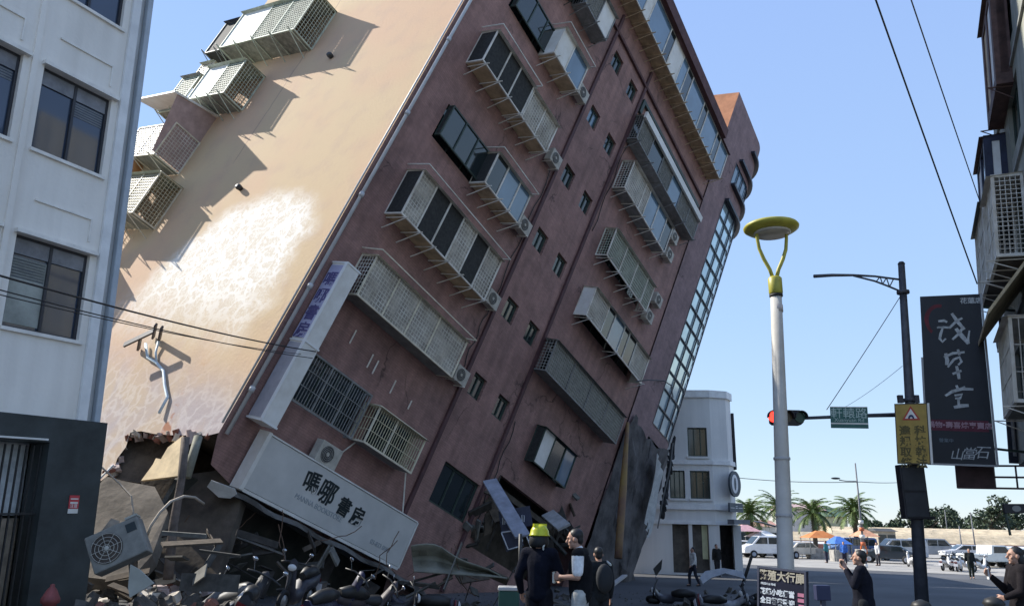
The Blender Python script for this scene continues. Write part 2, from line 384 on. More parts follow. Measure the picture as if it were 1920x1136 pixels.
# front wall with window openings
FB = lambda a, b_, c: (a, -c, b_)        # facade coordinates (u, v, out) -> local
FA = lambda a, b_, c: (-c, a, b_)        # side wall coordinates (n, v, out) -> local
small = []
for k in range(-1, 5):
    v = 21.83 - 3.2 * k
    small += [(7.98, 8.76, v - 0.42, v + 0.42), (9.68, 10.46, v - 0.42 , v + 0.42)]
holes = list(small)
rowA = [24.4, 21.5, 18.3, 15.3, 12.0, 8.9, 5.6]
dark_w = [(1.45, 4.1, 14.55, 15.95), (1.7, 4.5, 20.95, 22.2)]
boxes_bg = [(1.7, 6.2, 18.0, 19.3), (4.5, 6.4, 14.9, 16.0), (1.7, 6.3, 11.6, 13.1), (1.7, 6.4, 8.7, 9.9), (1.5, 4.0, 5.1, 6.5), (4.5, 6.5, 5.2, 6.4),
            (4.6, 6.4, 21.2, 22.5), (1.6, 6.6, 24.2, 25.6), (11.2, 18.3, 23.3, 24.6), (11.8, 16.4, 20.8, 22.1), (12.4, 16.6, 17.6, 18.8), (12.6, 18, 14.5, 15.9),
            (11.4, 17.8, 11.3, 12.7), (12.7, 15.6, 8.15, 9.5), (8.4, 10.7, 4.75, 6.2), (11.6, 18.9, 4.2, 7.0)]
holes += dark_w + boxes_bg
def wall_holes(mb, a0, a1, b0, b1, holes, F, th=0.25):
    xs = sorted({a0, a1, *[h[0] for h in holes], *[h[1] for h in holes]}); ys = sorted({b0, b1, *[h[2] for h in holes], *[h[3] for h in holes]})
    xs = [x for x in xs if a0 <= x <= a1]; ys = [y for y in ys if b0 <= y <= b1]
    for j in range(len(ys) - 1):
        run = None
        for i in range(len(xs) - 1):
            cx, cy = (xs[i] + xs[i + 1]) / 2, (ys[j] + ys[j + 1]) / 2
            hole = any(h[0] < cx < h[1] and h[2] < cy < h[3] for h in holes)
            if not hole and run is None: run = xs[i]
            if (hole or i == len(xs) - 2) and run is not None:
                e = xs[i] if hole else xs[i + 1]
                mb.poly([F(run, ys[j], 0), F(e, ys[j], 0), F(e, ys[j + 1], 0), F(run, ys[j + 1], 0)]); run = None
    for h in holes:
        x0, x1, y0, y1 = h
        mb.poly([F(x0, y0, 0), F(x1, y0, 0), F(x1, y0, -th), F(x0, y0, -th)]); mb.poly([F(x0, y1, 0), F(x1, y1, 0), F(x1, y1, -th), F(x0, y1, -th)])
        mb.poly([F(x0, y0, 0), F(x0, y1, 0), F(x0, y1, -th), F(x0, y0, -th)]); mb.poly([F(x1, y0, 0), F(x1, y1, 0), F(x1, y1, -th), F(x1, y0, -th)])
mb = MB(); wall_holes(mb, 0.0, 19.2, 3.3, 30.4, holes, FB)
# ragged lower edge of the front wall
low_edge = [(0.0, 3.3), (0.25, 2.6), (1.2, 2.35), (8.0, 2.2), (8.3, 0.8), (8.6, -1.0), (19.2, -1.0), (19.2, 3.3)]
mb.poly([FB(a, b_, 0) for a, b_ in low_edge])
mb.build('front_wall', maroon, bld, fix=False)
# side wall
mb = MB(); DEP = 13.8
mb.poly([FA(a, b_, 0) for a, b_ in [(0, 3.35), (0.4, 3.2), (1.3, 3.05), (1.9, 2.95), (2.6, 2.86), (3.3, 2.82), (3.75, 2.7), (3.55, 2.3), (3.62, 1.95), (3.45, 1.6), (3.78, 1.2), (3.7, 0.8), (3.5, 0.5), (3.2, 0.1), (3.0, -0.4), (2.9, -4), (DEP, -8), (DEP, 30.4), (0, 30.4)]])
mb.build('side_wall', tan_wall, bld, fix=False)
mb = MB(); mb.poly([(0, DEP, 30.4), (19.2, DEP, 30.4), (19.2, 0, 30.4), (0, 0, 30.4)]); mb.poly([(0, DEP, -5), (19.2, DEP, -5), (19.2, DEP, 30.4), (0, DEP, 30.4)])
mb.poly([(19.2, 0, -5), (19.2, DEP, -5), (19.2, DEP, 30.4), (19.2, 0, 30.4)])
mb.build('rear_wall', maroon_s, bld, fix=False)
# parapet
mb = MB(); mb.box(-0.12, 19.15, -0.22, 0.35, 30.4, 31.0); mb.box(-0.12, 0.25, 0.35, DEP, 30.4, 31.0); mb.build('parapet', maroon_s, bld)
mb = MB()
for k in range(12): mb.bar((0.4 + k * 1.68, 0.2, 31.0), (0.4 + k * 1.68, 0.2, 31.55), 0.03)
mb.bar((0.2, 0.2, 31.55), (19.1, 0.2, 31.55), 0.035); mb.build('roof_railing', grey_fr, bld)
# floor slabs and inner partitions seen through the broken corner
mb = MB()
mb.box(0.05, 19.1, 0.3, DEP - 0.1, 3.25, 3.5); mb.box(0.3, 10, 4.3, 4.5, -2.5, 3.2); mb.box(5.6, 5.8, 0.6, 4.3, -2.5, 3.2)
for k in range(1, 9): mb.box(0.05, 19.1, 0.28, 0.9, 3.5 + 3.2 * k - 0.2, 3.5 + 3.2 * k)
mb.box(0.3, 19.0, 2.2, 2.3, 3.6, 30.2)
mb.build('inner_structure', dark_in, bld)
mb = MB()
for (u, nn, a, b_) in ((6.2, 0.9, -0.5, 3.2),): mb.box(u - 0.2, u + 0.2, nn - 0.2, nn + 0.2, a, b_)
mb.build('ground_floor_column', mat('dirty column', (0.10, 0.085, 0.075), 0.9, 0.4, 3), bld)
# pilaster ribs on the stair strip
for (u, wdt) in ((7.5, 0.16), (10.85, 0.16)):
    mb = MB(); mb.box(u - wdt / 2, u + wdt / 2, -0.1, -0.003, 2.4, 27.0); mb.build('facade_rib', mat('dark rib', (0.085, 0.04, 0.042), 0.7, 0.25, 2), bld)
for v in (26.0,):
    mb = MB(); mb.box(0.05, 19.1, -0.12, -0.002, v, v + 0.12); mb.build('string_course', maroon_s, bld)
# corner rain pipe with joints, with thinner conduit
mb = MB(); pts = []
mb.tube([(0.14, -0.12, 3.4), (0.14, -0.12, 31)], 0.055, 8)
mb.tube([(-0.07, -0.02, 3.6), (-0.07, -0.02, 30.6)], 0.03, 6)
for k in range(9): mb.tube([(0.14, -0.12, 4.6 + k * 3.2), (0.14, -0.12, 4.75 + k * 3.2)], 0.08, 8)
mb.build('rain_pipe', pipe_m, bld)

def small_window(a0, a1, b0, b1, F, parent, glass, fr=0.06, frm=None, mull=1, depth=0.15, fm=0.05):
    mb = MB(); frm = frm or dark_fr
    def bx(x0, x1, y0, y1, c0=-depth - 0.04, c1=-depth + 0.04): mb.box(x0, x1, y0, y1, c0, c1, F=F)
    bx(a0, a0 + fr, b0, b1); bx(a1 - fr, a1, b0, b1); bx(a0 + fr, a1 - fr, b0, b0 + fr); bx(a0 + fr, a1 - fr, b1 - fr, b1)
    for k in range(1, mull + 1):
        x = a0 + (a1 - a0) * k / (mull + 1); bx(x - fm / 2, x + fm / 2, b0 + fr, b1 - fr, -depth - 0.03, -depth + 0.05)
    f = mb.build('window', frm, parent)
    p = MB(); p.poly([F(a0 + fr, b0 + fr, -depth), F(a1 - fr, b0 + fr, -depth), F(a1 - fr, b1 - fr, -depth), F(a0 + fr, b1 - fr, -depth)]); p.build('pane', glass, f)
    return f
for h in small: small_window(*h, FB, bld, glass_d if rnd.random() < 0.6 else glass_b, fr=0.09, mull=1)
for h in dark_w + [(12.7, 15.6, 8.15, 9.5), (8.4, 10.7, 4.75, 6.2)]: small_window(*h, FB, bld, glass_d, mull=2, fr=0.08)
for h in boxes_bg[:13]: small_window(*h, FB, bld, glass_d, mull=3, fr=0.06, depth=0.18)

def lattice(mb, a0, a1, b0, b1, c, F, sa, sb, t=0.018, tc_=0.012):
    na = max(1, int(round((a1 - a0) / sa))); nb = max(1, int(round((b1 - b0) / sb)))
    for i in range(na + 1):
        x = a0 + (a1 - a0) * i / na; mb.box(x - t / 2, x + t / 2, b0, b1, c - tc_ / 2, c + tc_ / 2, F=F)
    for i in range(nb + 1):
        y = b0 + (b1 - b0) * i / nb; mb.box(a0, a1, y - t / 2, y + t / 2, c + tc_ / 2, c + tc_ * 1.5, F=F)

def window_box(F, parent, a0, a1, b0, b1, out, panels, frm, side='dark', under=tan_pan, br=5, meshm=None, top=None, canopy=False, brm=None, t=0.05, label=None, sp=0.13):
    """cage-like bay fixed to a wall: frame, one panel per bay, sides, underside, brackets"""
    meshm = meshm or frm; mb = MB()
    def B(x0, x1, y0, y1, c0, c1): mb.box(x0, x1, y0, y1, c0, c1, F=F)
    for x in (a0, a1 - t):
        B(x, x + t, b0, b1, out - t, out)
        B(x, x + t, b0, b0 + t, 0, out - t); B(x, x + t, b1 - t, b1, 0, out - t); B(x, x + t, b0 + t, b1 - t, 0.0, t * 0.8)
    B(a0 + t, a1 - t, b0, b0 + t, out - t, out); B(a0 + t, a1 - t, b1 - t, b1, out - t, out)
    tot = sum(p[0] for p in panels); x = a0 + t; Wd = (a1 - a0 - 2 * t); bays = []
    for i, (fr_, ty) in enumerate(panels):
        x1 = x + Wd * fr_ / tot; bays.append((x, x1, ty))
        if i < len(panels) - 1: B(x1 - t / 2, x1 + t / 2, b0 + t, b1 - t, out - t * 0.9, out - 0.002)
        x = x1
    cage = mb.build('window_cage', frm, parent)
    if label: cage['label'] = label
    def pan(name, m_, q):
        p = MB(); p.poly(q); p.build(name, m_, cage)
    for (x0, x1, ty) in bays:
        if ty == 'mesh' or ty == 'vbars':
            p = MB()
            if ty == 'mesh': lattice(p, x0, x1, b0 + t, b1 - t, out - 0.03, F, sp, sp)
            else: lattice(p, x0, x1, b0 + t, b1 - t, out - 0.03, F, 0.11, (b1 - b0) / 3.0, 0.022)
            p.build('mesh_panel', meshm, cage)
            if ty == 'mesh': pan('back_panel', mesh_bg if meshm is not white_fr else mat('light infill', (0.46, 0.43, 0.37), 0.8, 0.4, 2), [F(x0 + .02, b0 + t, out - 0.06), F(x1 - .02, b0 + t, out - 0.06), F(x1 - .02, b1 - t, out - 0.06), F(x0 + .02, b1 - t, out - 0.06)])
        elif ty == 'open': pass
        else:
            mm = {'dark': pane_mesh, 'glass': glass_b, 'gdark': glass_d, 'white': white_pan, 'tan': tan_pan}[ty]
            p = MB(); p.poly([F(x0, b0 + t, out - 0.04), F(x1, b0 + t, out - 0.04), F(x1, b1 - t, out - 0.04), F(x0, b1 - t, out - 0.04)])
            p.build('pane' if ty in ('glass', 'gdark', 'dark') else 'solid_panel', mm, cage)
    if under: pan('underside', under, [F(a0 + .01, b0 + .005, 0.01), F(a1 - .01, b0 + .005, 0.01), F(a1 - .01, b0 + .005, out - .01), F(a0 + .01, b0 + .005, out - .01)])
    if top is not False: pan('roof_sheet', top or frm, [F(a0 - .05, b1 + .01, 0.0), F(a1 + .05, b1 + .01, 0.0), F(a1 + .05, b1 - .06, out + .12), F(a0 - .05, b1 - .06, out + .12)])
    if side in ('mesh', 'vbars'):
        for xx in (a0 + 0.02, a1 - 0.02):
            p = MB(); G_ = (lambda X: (lambda c, b_, k: F(X + k, b_, c)))(xx)
            lattice(p, 0.05, out - t, b0 + t, b1 - t, 0.0, G_, sp, sp if side == 'mesh' else (b1 - b0) / 3)
            p.build('side_mesh', meshm, cage)
    elif side:
        mm = {'dark': pane_mesh, 'white': white_pan, 'tan': tan_pan, 'glass': glass_d}[side]
        for xx in (a0 + 0.015, a1 - 0.015): pan('side_panel', mm, [F(xx, b0 + t, 0.03), F(xx, b0 + t, out - t), F(xx, b1 - t, out - t), F(xx, b1 - t, 0.03)])
    if canopy:
        p = MB()
        for xx in (a0 - 0.1, a1 + 0.1): p.bar(F(xx, b1 + 0.16, 0.0), F(xx, b1 + 0.1, out + 0.22), 0.03)
        p.bar(F(a0 - 0.1, b1 + 0.1, out + 0.22), F(a1 + 0.1, b1 + 0.1, out + 0.22), 0.03)
        p.build('canopy_rail', frm, cage)
    if br:
        for k in range(br):
            p = MB(); xx = a0 + 0.15 + (a1 - a0 - 0.3) * k / max(1, br - 1); j_ = rnd.uniform(-.06, .06)
            p.bar(F(xx, b0 - 0.04, 0), F(xx + j_, b0 - 0.04 + j_ * .5, out + 0.22), 0.03); p.bar(F(xx + j_, b0 - 0.04 + j_ * .5, out + 0.2), F(xx, b0 - 0.42, 0.02), 0.025)
            p.build('bracket', brm or frm, cage)
    return cage
# left column
window_box(FB, bld, 1.25, 3.9, 17.62, 19.05, 0.75, [(1, 'dark'), (.8, 'dark'), (1, 'dark')], white_fr, 'dark', tan_pan, 4, canopy=True)
window_box(FB, bld, 3.96, 5.9, 17.66, 19.0, 0.72, [(1, 'mesh'), (1, 'mesh')], white_fr, 'white', tan_pan, 3)
window_box(FB, bld, 3.75, 6.1, 14.5, 15.85, 0.72, [(1, 'gdark'), (1.2, 'glass'), (1, 'glass')], white_fr, 'dark', tan_pan, 4, canopy=True)
window_box(FB, bld, 1.25, 6.1, 11.25, 12.95, 0.75, [(.9, 'mesh'), (1, 'dark'), (1, 'dark'), (1, 'mesh'), (1, 'dark'), (1, 'mesh')], white_fr, 'dark', tan_pan, 7, canopy=True)
window_box(FB, bld, 1.25, 6.25, 8.35, 9.75, 0.7, [(1, 'mesh'), (1, 'mesh'), (1, 'mesh'), (1.4, 'mesh')], ivory, 'mesh', grey_fr, 0, meshm=white_fr, canopy=True)
window_box(FB, bld, 1.1, 3.8, 4.95, 6.4, 0.35, [(1, 'vbars'), (1, 'vbars'), (1, 'vbars')], grey_fr, 'vbars', None, 0, top=False)
window_box(FB, bld, 3.95, 6.35, 5.0, 6.2, 0.7, [(1, 'vbars'), (1.6, 'vbars')], ivory, 'vbars', grey_fr, 0, meshm=mat('yellowed bars', (0.55, 0.50, 0.34), 0.5, 0.1))
window_box(FB, bld, 4.0, 6.05, 20.9, 22.25, 0.75, [(1, 'white'), (1.3, 'glass')], white_fr, 'white', tan_pan, 3, canopy=True)
window_box(FB, bld, 4.4, 6.4, 24.1, 25.5, 0.7, [(1, 'mesh'), (1, 'white')], grey_fr, 'mesh', grey_fr, 3)
window_box(FB, bld, 1.4, 4.2, 24.1, 25.6, 0.5, [(1, 'gdark'), (1, 'gdark')], dark_fr, 'dark', None, 2)
window_box(FB, bld, 1.5, 3.9, 14.65, 15.9, 0.25, [(1, 'gdark'), (1, 'gdark'), (1, 'gdark')], dark_fr, 'dark', None, 0, top=False)
window_box(FB, bld, 1.8, 4.4, 21.0, 22.2, 0.25, [(1, 'gdark'), (1, 'gdark'), (1, 'gdark')], dark_fr, 'dark', None, 0, top=False)
# right column
window_box(FB, bld, 10.9, 18.6, 22.95, 24.35, 0.6, [(1, 'mesh'), (1, 'gdark'), (1, 'mesh'), (1, 'glass'), (1, 'mesh'), (1, 'mesh')], grey_fr, 'mesh', grey_fr, 6)
p = MB(); p.box(10.8, 18.6, -0.72, -0.6, 24.1, 24.42); p.build('white_fascia', white_pan, bld)
window_box(FB, bld, 11.35, 16.3, 20.5, 22.05, 0.65, [(1.4, 'mesh'), (.5, 'mesh'), (1, 'glass'), (1, 'glass'), (.7, 'gdark')], white_fr, 'mesh', grey_fr, 6)
window_box(FB, bld, 12.0, 16.6, 17.35, 18.8, 0.6, [(1, 'mesh'), (1, 'mesh'), (1, 'mesh'), (.6, 'mesh')], white_fr, 'mesh', None, 5, meshm=greenish)
window_box(FB, bld, 12.1, 18.2, 14.4, 15.8, 0.65, [(1.2, 'mesh'), (.6, 'gdark'), (.9, 'glass'), (.5, 'gdark'), (.7, 'gdark'), (1.3, 'mesh')], white_fr, 'white', None, 3)
window_box(FB, bld, 10.9, 17.8, 11.15, 12.55, 0.65, [(1, 'mesh'), (1, 'mesh'), (1, 'mesh'), (1.0, 'mesh')], grey_fr, 'mesh', grey_fr, 0, meshm=mat('dull mesh bars', (0.34, 0.34, 0.31), 0.6, 0.2))
window_box(FB, bld, 12.6, 15.4, 8.05, 9.55, 0.45, [(1, 'white'), (1.1, 'gdark'), (1, 'glass')], dark_fr, 'dark', None, 0)
# top storey glazed bay
window_box(FB, bld, 0.5, 19.0, 27.3, 29.1, 0.75, [(.7, 'gdark'), (1.4, 'glass'), (.5, 'white'), (1.6, 'glass'), (.5, 'gdark'), (1.5, 'glass'), (.5, 'white'), (1.6, 'glass'), (.5, 'gdark'), (1, 'white'), (.6, 'glass'), (.6, 'gdark'), (1.5, 'glass'), (.5, 'gdark'), (1.4, 'glass'), (.5, 'gdark'), (1, 'glass')], white_fr, 'white', tan_pan, 30, brm=tan_pan, top=maroon_s)
p = MB(); p.box(11.2, 18.9, -0.14, -0.002, 25.3, 25.45); p.box(11.0, 11.2, -0.14, -0.002, 24.7, 25.45); p.build('dark_strip', dark_fr, bld)  # dark strip above and beside the long cage

# outdoor units fixed beside the cages
def ac_unit(F, parent, a0, b0, c0, wd=0.8, ht=0.55, dp=0.3, m_=None):
    mb = MB(); mb.box(a0, a0 + wd, b0, b0 + ht, c0, c0 + dp, F=F); o = mb.build('air_conditioner', m_ or mat('ac casing', (0.44, 0.41, 0.35), 0.6, 0.2, 5), parent, bevel=0.015)
    p = MB(); cx, cy, r = a0 + wd * 0.4, b0 + ht * 0.5, ht * 0.4
    ring = [(cx + r * math.cos(t), cy + r * math.sin(t)) for t in [2 * math.pi * k / 18 for k in range(18)]]
    p.prism(ring, c0 + dp + .004, c0 + dp + .014, F); p.build('fan_grille', mat('dark grille', (0.05, 0.05, 0.05), 0.6, 0.2), o)
    q = MB(); ring = [(cx + r * .22 * math.cos(t), cy + r * .22 * math.sin(t)) for t in [2 * math.pi * k / 10 for k in range(10)]]
    q.prism(ring, c0 + dp + .016, c0 + dp + .03, F)
    for k in range(4): q.prism([(cx + r * (0.25 + .22 * k + d) * math.cos(t), cy + r * (0.25 + .22 * k + d) * math.sin(t)) for d, rg in ((0, range(0, 24)), (0.03, range(23, -1, -1))) for t in [2 * math.pi * j / 23.5 for j in rg]], c0 + dp + .018, c0 + dp + .024, F)
    q.build('grille_ring', mat('ac casing', (0.44, 0.41, 0.35), 0.6, 0.2, 5), o)
    return o
for (u, v) in ((6.5, 17.95), (6.45, 14.7), (6.5, 11.5), (6.6, 8.5), (6.4, 21.3), (16.9, 20.8), (17.0, 17.3), (17.3, 18.4), (18.2, 23.2), (16.8, 21.8)):
    ac_unit(FB, bld, u, v, 0.12, 0.72, 0.55, 0.3)
    for uu in (.1, .6): p = MB(); p.bar(FB(u + uu, v - .02, 0), FB(u + uu, v - .02, .5), .03); p.build('bracket', white_fr, bld)
ac_unit(FB, bld, 2.8, 3.92, 0.15, 0.85, 0.6, 0.3)
# loose conduits and cables on the facade
p = MB()
for (a, b_) in (((3.55, 4.0), (4.2, 5.0)), ((7.4, 3.9), (6.6, 5.3)), ((2.3, 7.3), (2.3, 7.75)), ((3.3, 7.05), (3.3, 7.5)), ((3.6, 7.0), (3.6, 7.45)), ((4.6, 6.85), (4.6, 7.3)), ((5.6, 6.8), (5.6, 7.1))):
    p.tube([FB(*a, 0.1), FB(*b_, 0.1)], 0.025, 5)
p.build('conduit', white_fr, bld)
for (v0, v1, u) in ((9.0, 12.0, 7.2), (12.0, 18.0, 7.25), (5.0, 9.0, 11.2), (18, 24, 11.15)):
    p = MB(); pts = [FB(u + 0.08 * math.sin(k * 1.7), v0 + (v1 - v0) * k / 10, 0.04) for k in range(11)]; p.tube(pts, 0.018, 5); p.build('cable', mat('black cable', (0.02, 0.02, 0.02), 0.6, 0.1), bld)

# side wall cages
window_box(FA, bld, 7.3, 12.3, 18.3, 20.4, 1.05, [(1, 'mesh'), (1, 'mesh'), (1.5, 'white')], greenish, 'mesh', mesh_bg, 5, meshm=greenish, top=greenish)
window_box(FA, bld, 9.4, 12.0, 15.4, 17.2, 1.0, [(1, 'mesh'), (1.3, 'white')], greenish, 'mesh', mesh_bg, 4, meshm=greenish, top=greenish)
window_box(FA, bld, 12.5, 13.7, 18.4, 20.3, 0.9, [(1, 'dark')], grey_fr, 'dark', pane_mesh, 2, top=mat('dark tarp', (0.06, 0.07, 0.10), 0.7, 0.3))
window_box(FA, bld, 12.3, 13.7, 14.9, 16.9, 1.0, [(1, 'mesh')], greenish, 'vbars', mesh_bg, 2, top=mat('grey sheet roof', (0.25, 0.25, 0.24), 0.6, 0.2))
window_box(FA, bld, 10.9, 13.7, 12.3, 13.9, 1.2, [(1, 'mesh'), (1, 'mesh')], ivory, 'mesh', mesh_bg, 3, meshm=white_fr, top=False)
window_box(FA, bld, 9.9, 12.2, 9.7, 11.6, 1.0, [(1, 'mesh'), (1, 'mesh')], ivory, 'mesh', mesh_bg, 3, meshm=mat('yellowed bars', (0.55, 0.50, 0.34), 0.5, 0.1), top=greenish)
window_box(FA, bld, 12.5, 13.7, 9.2, 11.4, 0.9, [(1, 'white')], greenish, 'mesh', mesh_bg, 2, top=greenish)
window_box(FA, bld, 12.7, 13.7, 17.0, 18.0, .7, [(1, 'mesh')], ivory, 'mesh', mesh_bg, 2, meshm=white_fr, top=greenish)
window_box(FA, bld, 11.3, 13.6, 6.4, 8.3, 1.0, [(1, 'mesh'), (1, 'mesh')], greenish, 'mesh', mesh_bg, 3, meshm=ivory, top=greenish)
p = MB(); p.hexa([FA(10.9, 15.25, 0), FA(13.75, 15.25, 0), FA(13.75, 14.75, 1.9), FA(10.9, 14.75, 1.9), FA(10.9, 15.33, 0), FA(13.75, 15.33, 0), FA(13.75, 14.83, 1.9), FA(10.9, 14.83, 1.9)])
p.build('awning', white_pan, bld)
p = MB(); p.prism([(10.92, 12.2), (10.92, 15.2)], 0, 0, FA) if False else None
q = MB(); q.poly([FA(10.95, 12.4, 0.02), FA(10.95, 12.4, 1.3), FA(10.95, 14.85, 1.75), FA(10.95, 15.2, 0.02)]); q.build('awning_side', mat('pinkish plaster panel', (0.42, 0.30, 0.27), 0.8, 0.2), bld)
q = MB(); q.lathe([(0.02, -0.55), (0.33, -0.5), (0.36, 0), (0.33, 0.5), (0.02, 0.55)], 16, F=lambda x, y, z: FA(y, z, x), c=(0.85, 12.9, 12.2)); q.build('water_tank', mat('orange lit tank', (0.42, 0.22, 0.10), 0.6, 0.4, 3), bld)  # orange light on the tank put into its base colour
for (nn, v) in ((5.64, 17.6), (6.02, 11.41)):
    q = MB(); q.lathe([(0.02, 0), (0.10, 0), (0.13, 0.12), (0.10, 0.2), (0.0, 0.2)], 12, F=lambda x, y, z: FA(nn + x, v + y * 0.8, z)); q.build('vent_hood', mat('dark grille', (0.05, 0.05, 0.05), 0.6, 0.2), bld)
q = MB(); 
for a in ((5.9, 5.1), (5.5, 5.55), (5.1, 5.5)): q.bar(FA(a[0], a[1], 0.05), FA(a[0] - .6, a[1] + .25, 0.5), 0.06, 0.12)
q.bar(FA(5.9, 5.0, 0.5), FA(4.8, 5.6, 0.5), 0.06, 0.16); q.build('bent_bracket', mat('dark steel', (0.05, 0.04, 0.04), 0.5, 0.3), bld)
q = MB(); q.tube([FA(5.6, 5.3, .1), FA(5.1, 4.9, .06), FA(4.5, 4.8, .05), FA(3.9, 4.6, .05), FA(3.4, 4.2, .06), FA(2.95, 3.9, .05), FA(2.8, 3.4, .1)], 0.045, 6)
q.tube([FA(5.0, 5.45, .1), FA(4.85, 5.1, .06), FA(4.5, 4.8, .05)], 0.035, 6); q.build('torn_conduit', mat('pale blue plastic', (0.55, 0.66, 0.72), 0.5, 0.1), bld)

# ---- rounded glazed stair tower
TB0, TB1, TR = 19.2, 23.4, 2.3
def curve(r_off=0.0, n=14, u0=TB0, first=None):
    pts = [(u0, 0.0 - r_off)]
    for k in range(n + 1):
        a = R(90) * k / n; pts.append((TB1 + (TR + r_off) * math.sin(a), TR - (TR + r_off) * math.cos(a)))
    return pts
def strip(mb, pts, z0, z1, smooth=True):
    base = len(mb.v)
    for (x, y) in pts: mb.v += [(x, y, z0), (x, y, z1)]
    for i in range(len(pts) - 1):
        a = base + 2 * i; mb.f.append((a, a + 2, a + 3, a + 1)); mb.sm.append(smooth)
tower_m = wall_mat('tower maroon tile', (0.31, 0.205, 0.205), (0.20, 0.135, 0.14), 2, (0.24, 0.075, 0.006), 0.75, 0.6)
orange = mat('painted sunlit side', (0.45, 0.20, 0.10), 0.8, 0.2, 2)  # orange of the sunlit tower side put into its colour
mb = MB()
mb.poly([(TB0, -0.06, 8.5), (20.6, -0.06, 10.5), (21.55, -0.06, 12.4), (21.55, -0.06, 34.0), (TB0, -0.06, 34.0)])
arc = [p_ for p_ in curve(0.06) if p_[0] > 21.5]
full = [(21.55, -0.06)] + arc
strip(mb, full, 27.9, 29.3); strip(mb, full, 30.7, 34.0)
strip(mb, full, 13.2, 13.9)
mb.poly([(TB0, -0.06, 34.0)] + [(x, y, 34.0) for x, y in full] + [(25.7, 6, 34.0), (TB0, 6, 34.0)])
mb.poly([(25.76, TR, 2), (25.76, 6, 2), (25.76, 6, 34), (25.76, TR, 34)]); mb.poly([(TB0, 6, 2), (25.76, 6, 2), (25.76, 6, 34), (TB0, 6, 34)])
tower = mb.build('stair_tower', tower_m, bld, fix=False)
mb = MB(); mb.poly([(TB0 - .003, -0.06, 30.2), (TB0 - .003, 3.2, 30.2), (TB0 - .003, 3.2, 34), (TB0 - .003, -0.06, 34)]); mb.build('tower_side_wall', orange, tower, fix=False)
mb = MB(); mb.box(19.0, 19.19, 3.2, 7.5, 30.45, 33.2); mb.build('roof_shed', mat('bright white wall', (0.8, 0.79, 0.75), 0.7, 0.1), tower)
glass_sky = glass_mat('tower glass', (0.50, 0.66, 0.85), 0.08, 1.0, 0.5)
gin = curve(0.0); gin = [(21.55, 0.0)] + [q_ for q_ in gin if q_[0] > 21.6]
mb = MB(); strip(mb, gin, 13.9, 27.9); mb.build('tower_glass', glass_sky, tower)
mb = MB(); strip(mb, gin, 29.3, 30.7); mb.build('tower_window_band', glass_b, tower)
mb = MB()
blk = mat('dark glazing bar', (0.025, 0.03, 0.045), 0.4, 0.1)
go = curve(0.05); go = [(21.55, -0.05)] + [q_ for q_ in go if q_[0] > 21.6]
for k in range(15):
    z = 13.9 + k * (14.0 / 14)
    for i in range(len(go) - 1): mb.bar((*go[i], z), (*go[i + 1], z), 0.055, 0.06)
def along(pts, s):
    for i in range(len(pts) - 1):
        a, b_ = Vector(pts[i]), Vector(pts[i + 1]); d = (b_ - a).length
        if s <= d: return a + (b_ - a) * (s / d)
        s -= d
    return Vector(pts[-1])
for s in (0.0, 0.95, 1.9, 2.8, 3.6, 4.3): q_ = along(go, s); mb.bar((q_.x, q_.y, 13.9), (q_.x, q_.y, 27.9), 0.06, 0.06)
for s in (0.0, .72, 1.44, 2.2, 2.9, 3.6): q_ = along(go, s); mb.bar((q_.x, q_.y, 29.3), (q_.x, q_.y, 30.7), 0.05, 0.05)
mb.build('glazing_bars', blk, tower)
for z, s0 in ((32.6, 1.3), (31.0, 0.2), (29.15, 0.1), (27.95, 0.0)):
    g2 = curve(0.3); g1 = curve(0.065); pa = [along([(21.55, -0.3)] + [q_ for q_ in g2 if q_[0] > 21.6], s0 + k * 0.35) for k in range(18)]; pb = [along([(21.55, -0.065)] + [q_ for q_ in g1 if q_[0] > 21.6], s0 + k * 0.33) for k in range(18)]
    mb = MB()
    for i in range(17): mb.hexa([(*pb[i], z), (*pa[i], z), (*pa[i + 1], z), (*pb[i + 1], z), (*pb[i], z + .14), (*pa[i], z + .14), (*pa[i + 1], z + .14), (*pb[i + 1], z + .14)])
    mb.build('sun_ledge', blk, tower)
# crushed foot of the tower: bare rounded shell, torn opening, hanging white sheet
shell = mat('grey bare shell', (0.10, 0.092, 0.09), 0.9, 0.6, 1.0, 0.6)
mb = MB(); pts = []
NS, NZ = 18, 14
for j in range(NZ + 1):
    z = 13.2 - j * 0.85
    for i in range(NS + 1):
        q_ = along([(19.25, -0.08)] + [c_ for c_ in curve(0.07 + 0.20 * math.sin(j / NZ * 3.0)) if c_[0] > 21.2], i * 0.44)
        d = noise.noise(Vector((q_.x, q_.y * 2, z * 0.7))) * 0.55 + noise.noise(Vector((q_.x * 3, q_.y * 3, z * 2.5))) * .22
        mb.v.append((q_.x + d, q_.y - abs(d) * 0.5, z + d))
for j in range(NZ):
    for i in range(NS):
        a = j * (NS + 1) + i; mb.f.append((a, a + 1, a + NS + 2, a + NS + 1)); mb.sm.append(False)
mb.build('crushed_tower_foot', shell, tower, fix=False)
mb = MB(); c0 = FB(21.9, 12.6, 0.25)
for i in range(9):
    for j in range(13):
        mb.v.append(FB(22.1 + i * 0.17 + 0.05 * j * (1 - i / 9), 12.6 - j * 0.28 - (i * 0.07), 0.50 + 0.07 * math.sin(i * 2.1 + j * 0.4) + 0.02 * j))
for i in range(8):
    for j in range(12): 
        if j > 9 and (i + j) % 3 == 0: continue
        a = i * 13 + j; mb.f.append((a, a + 13, a + 14, a + 1)); mb.sm.append(True)
mb.build('torn_white_sheet', mat('dirty white sheet', (0.50, 0.50, 0.48), 0.8, 0.2), tower, fix=False)

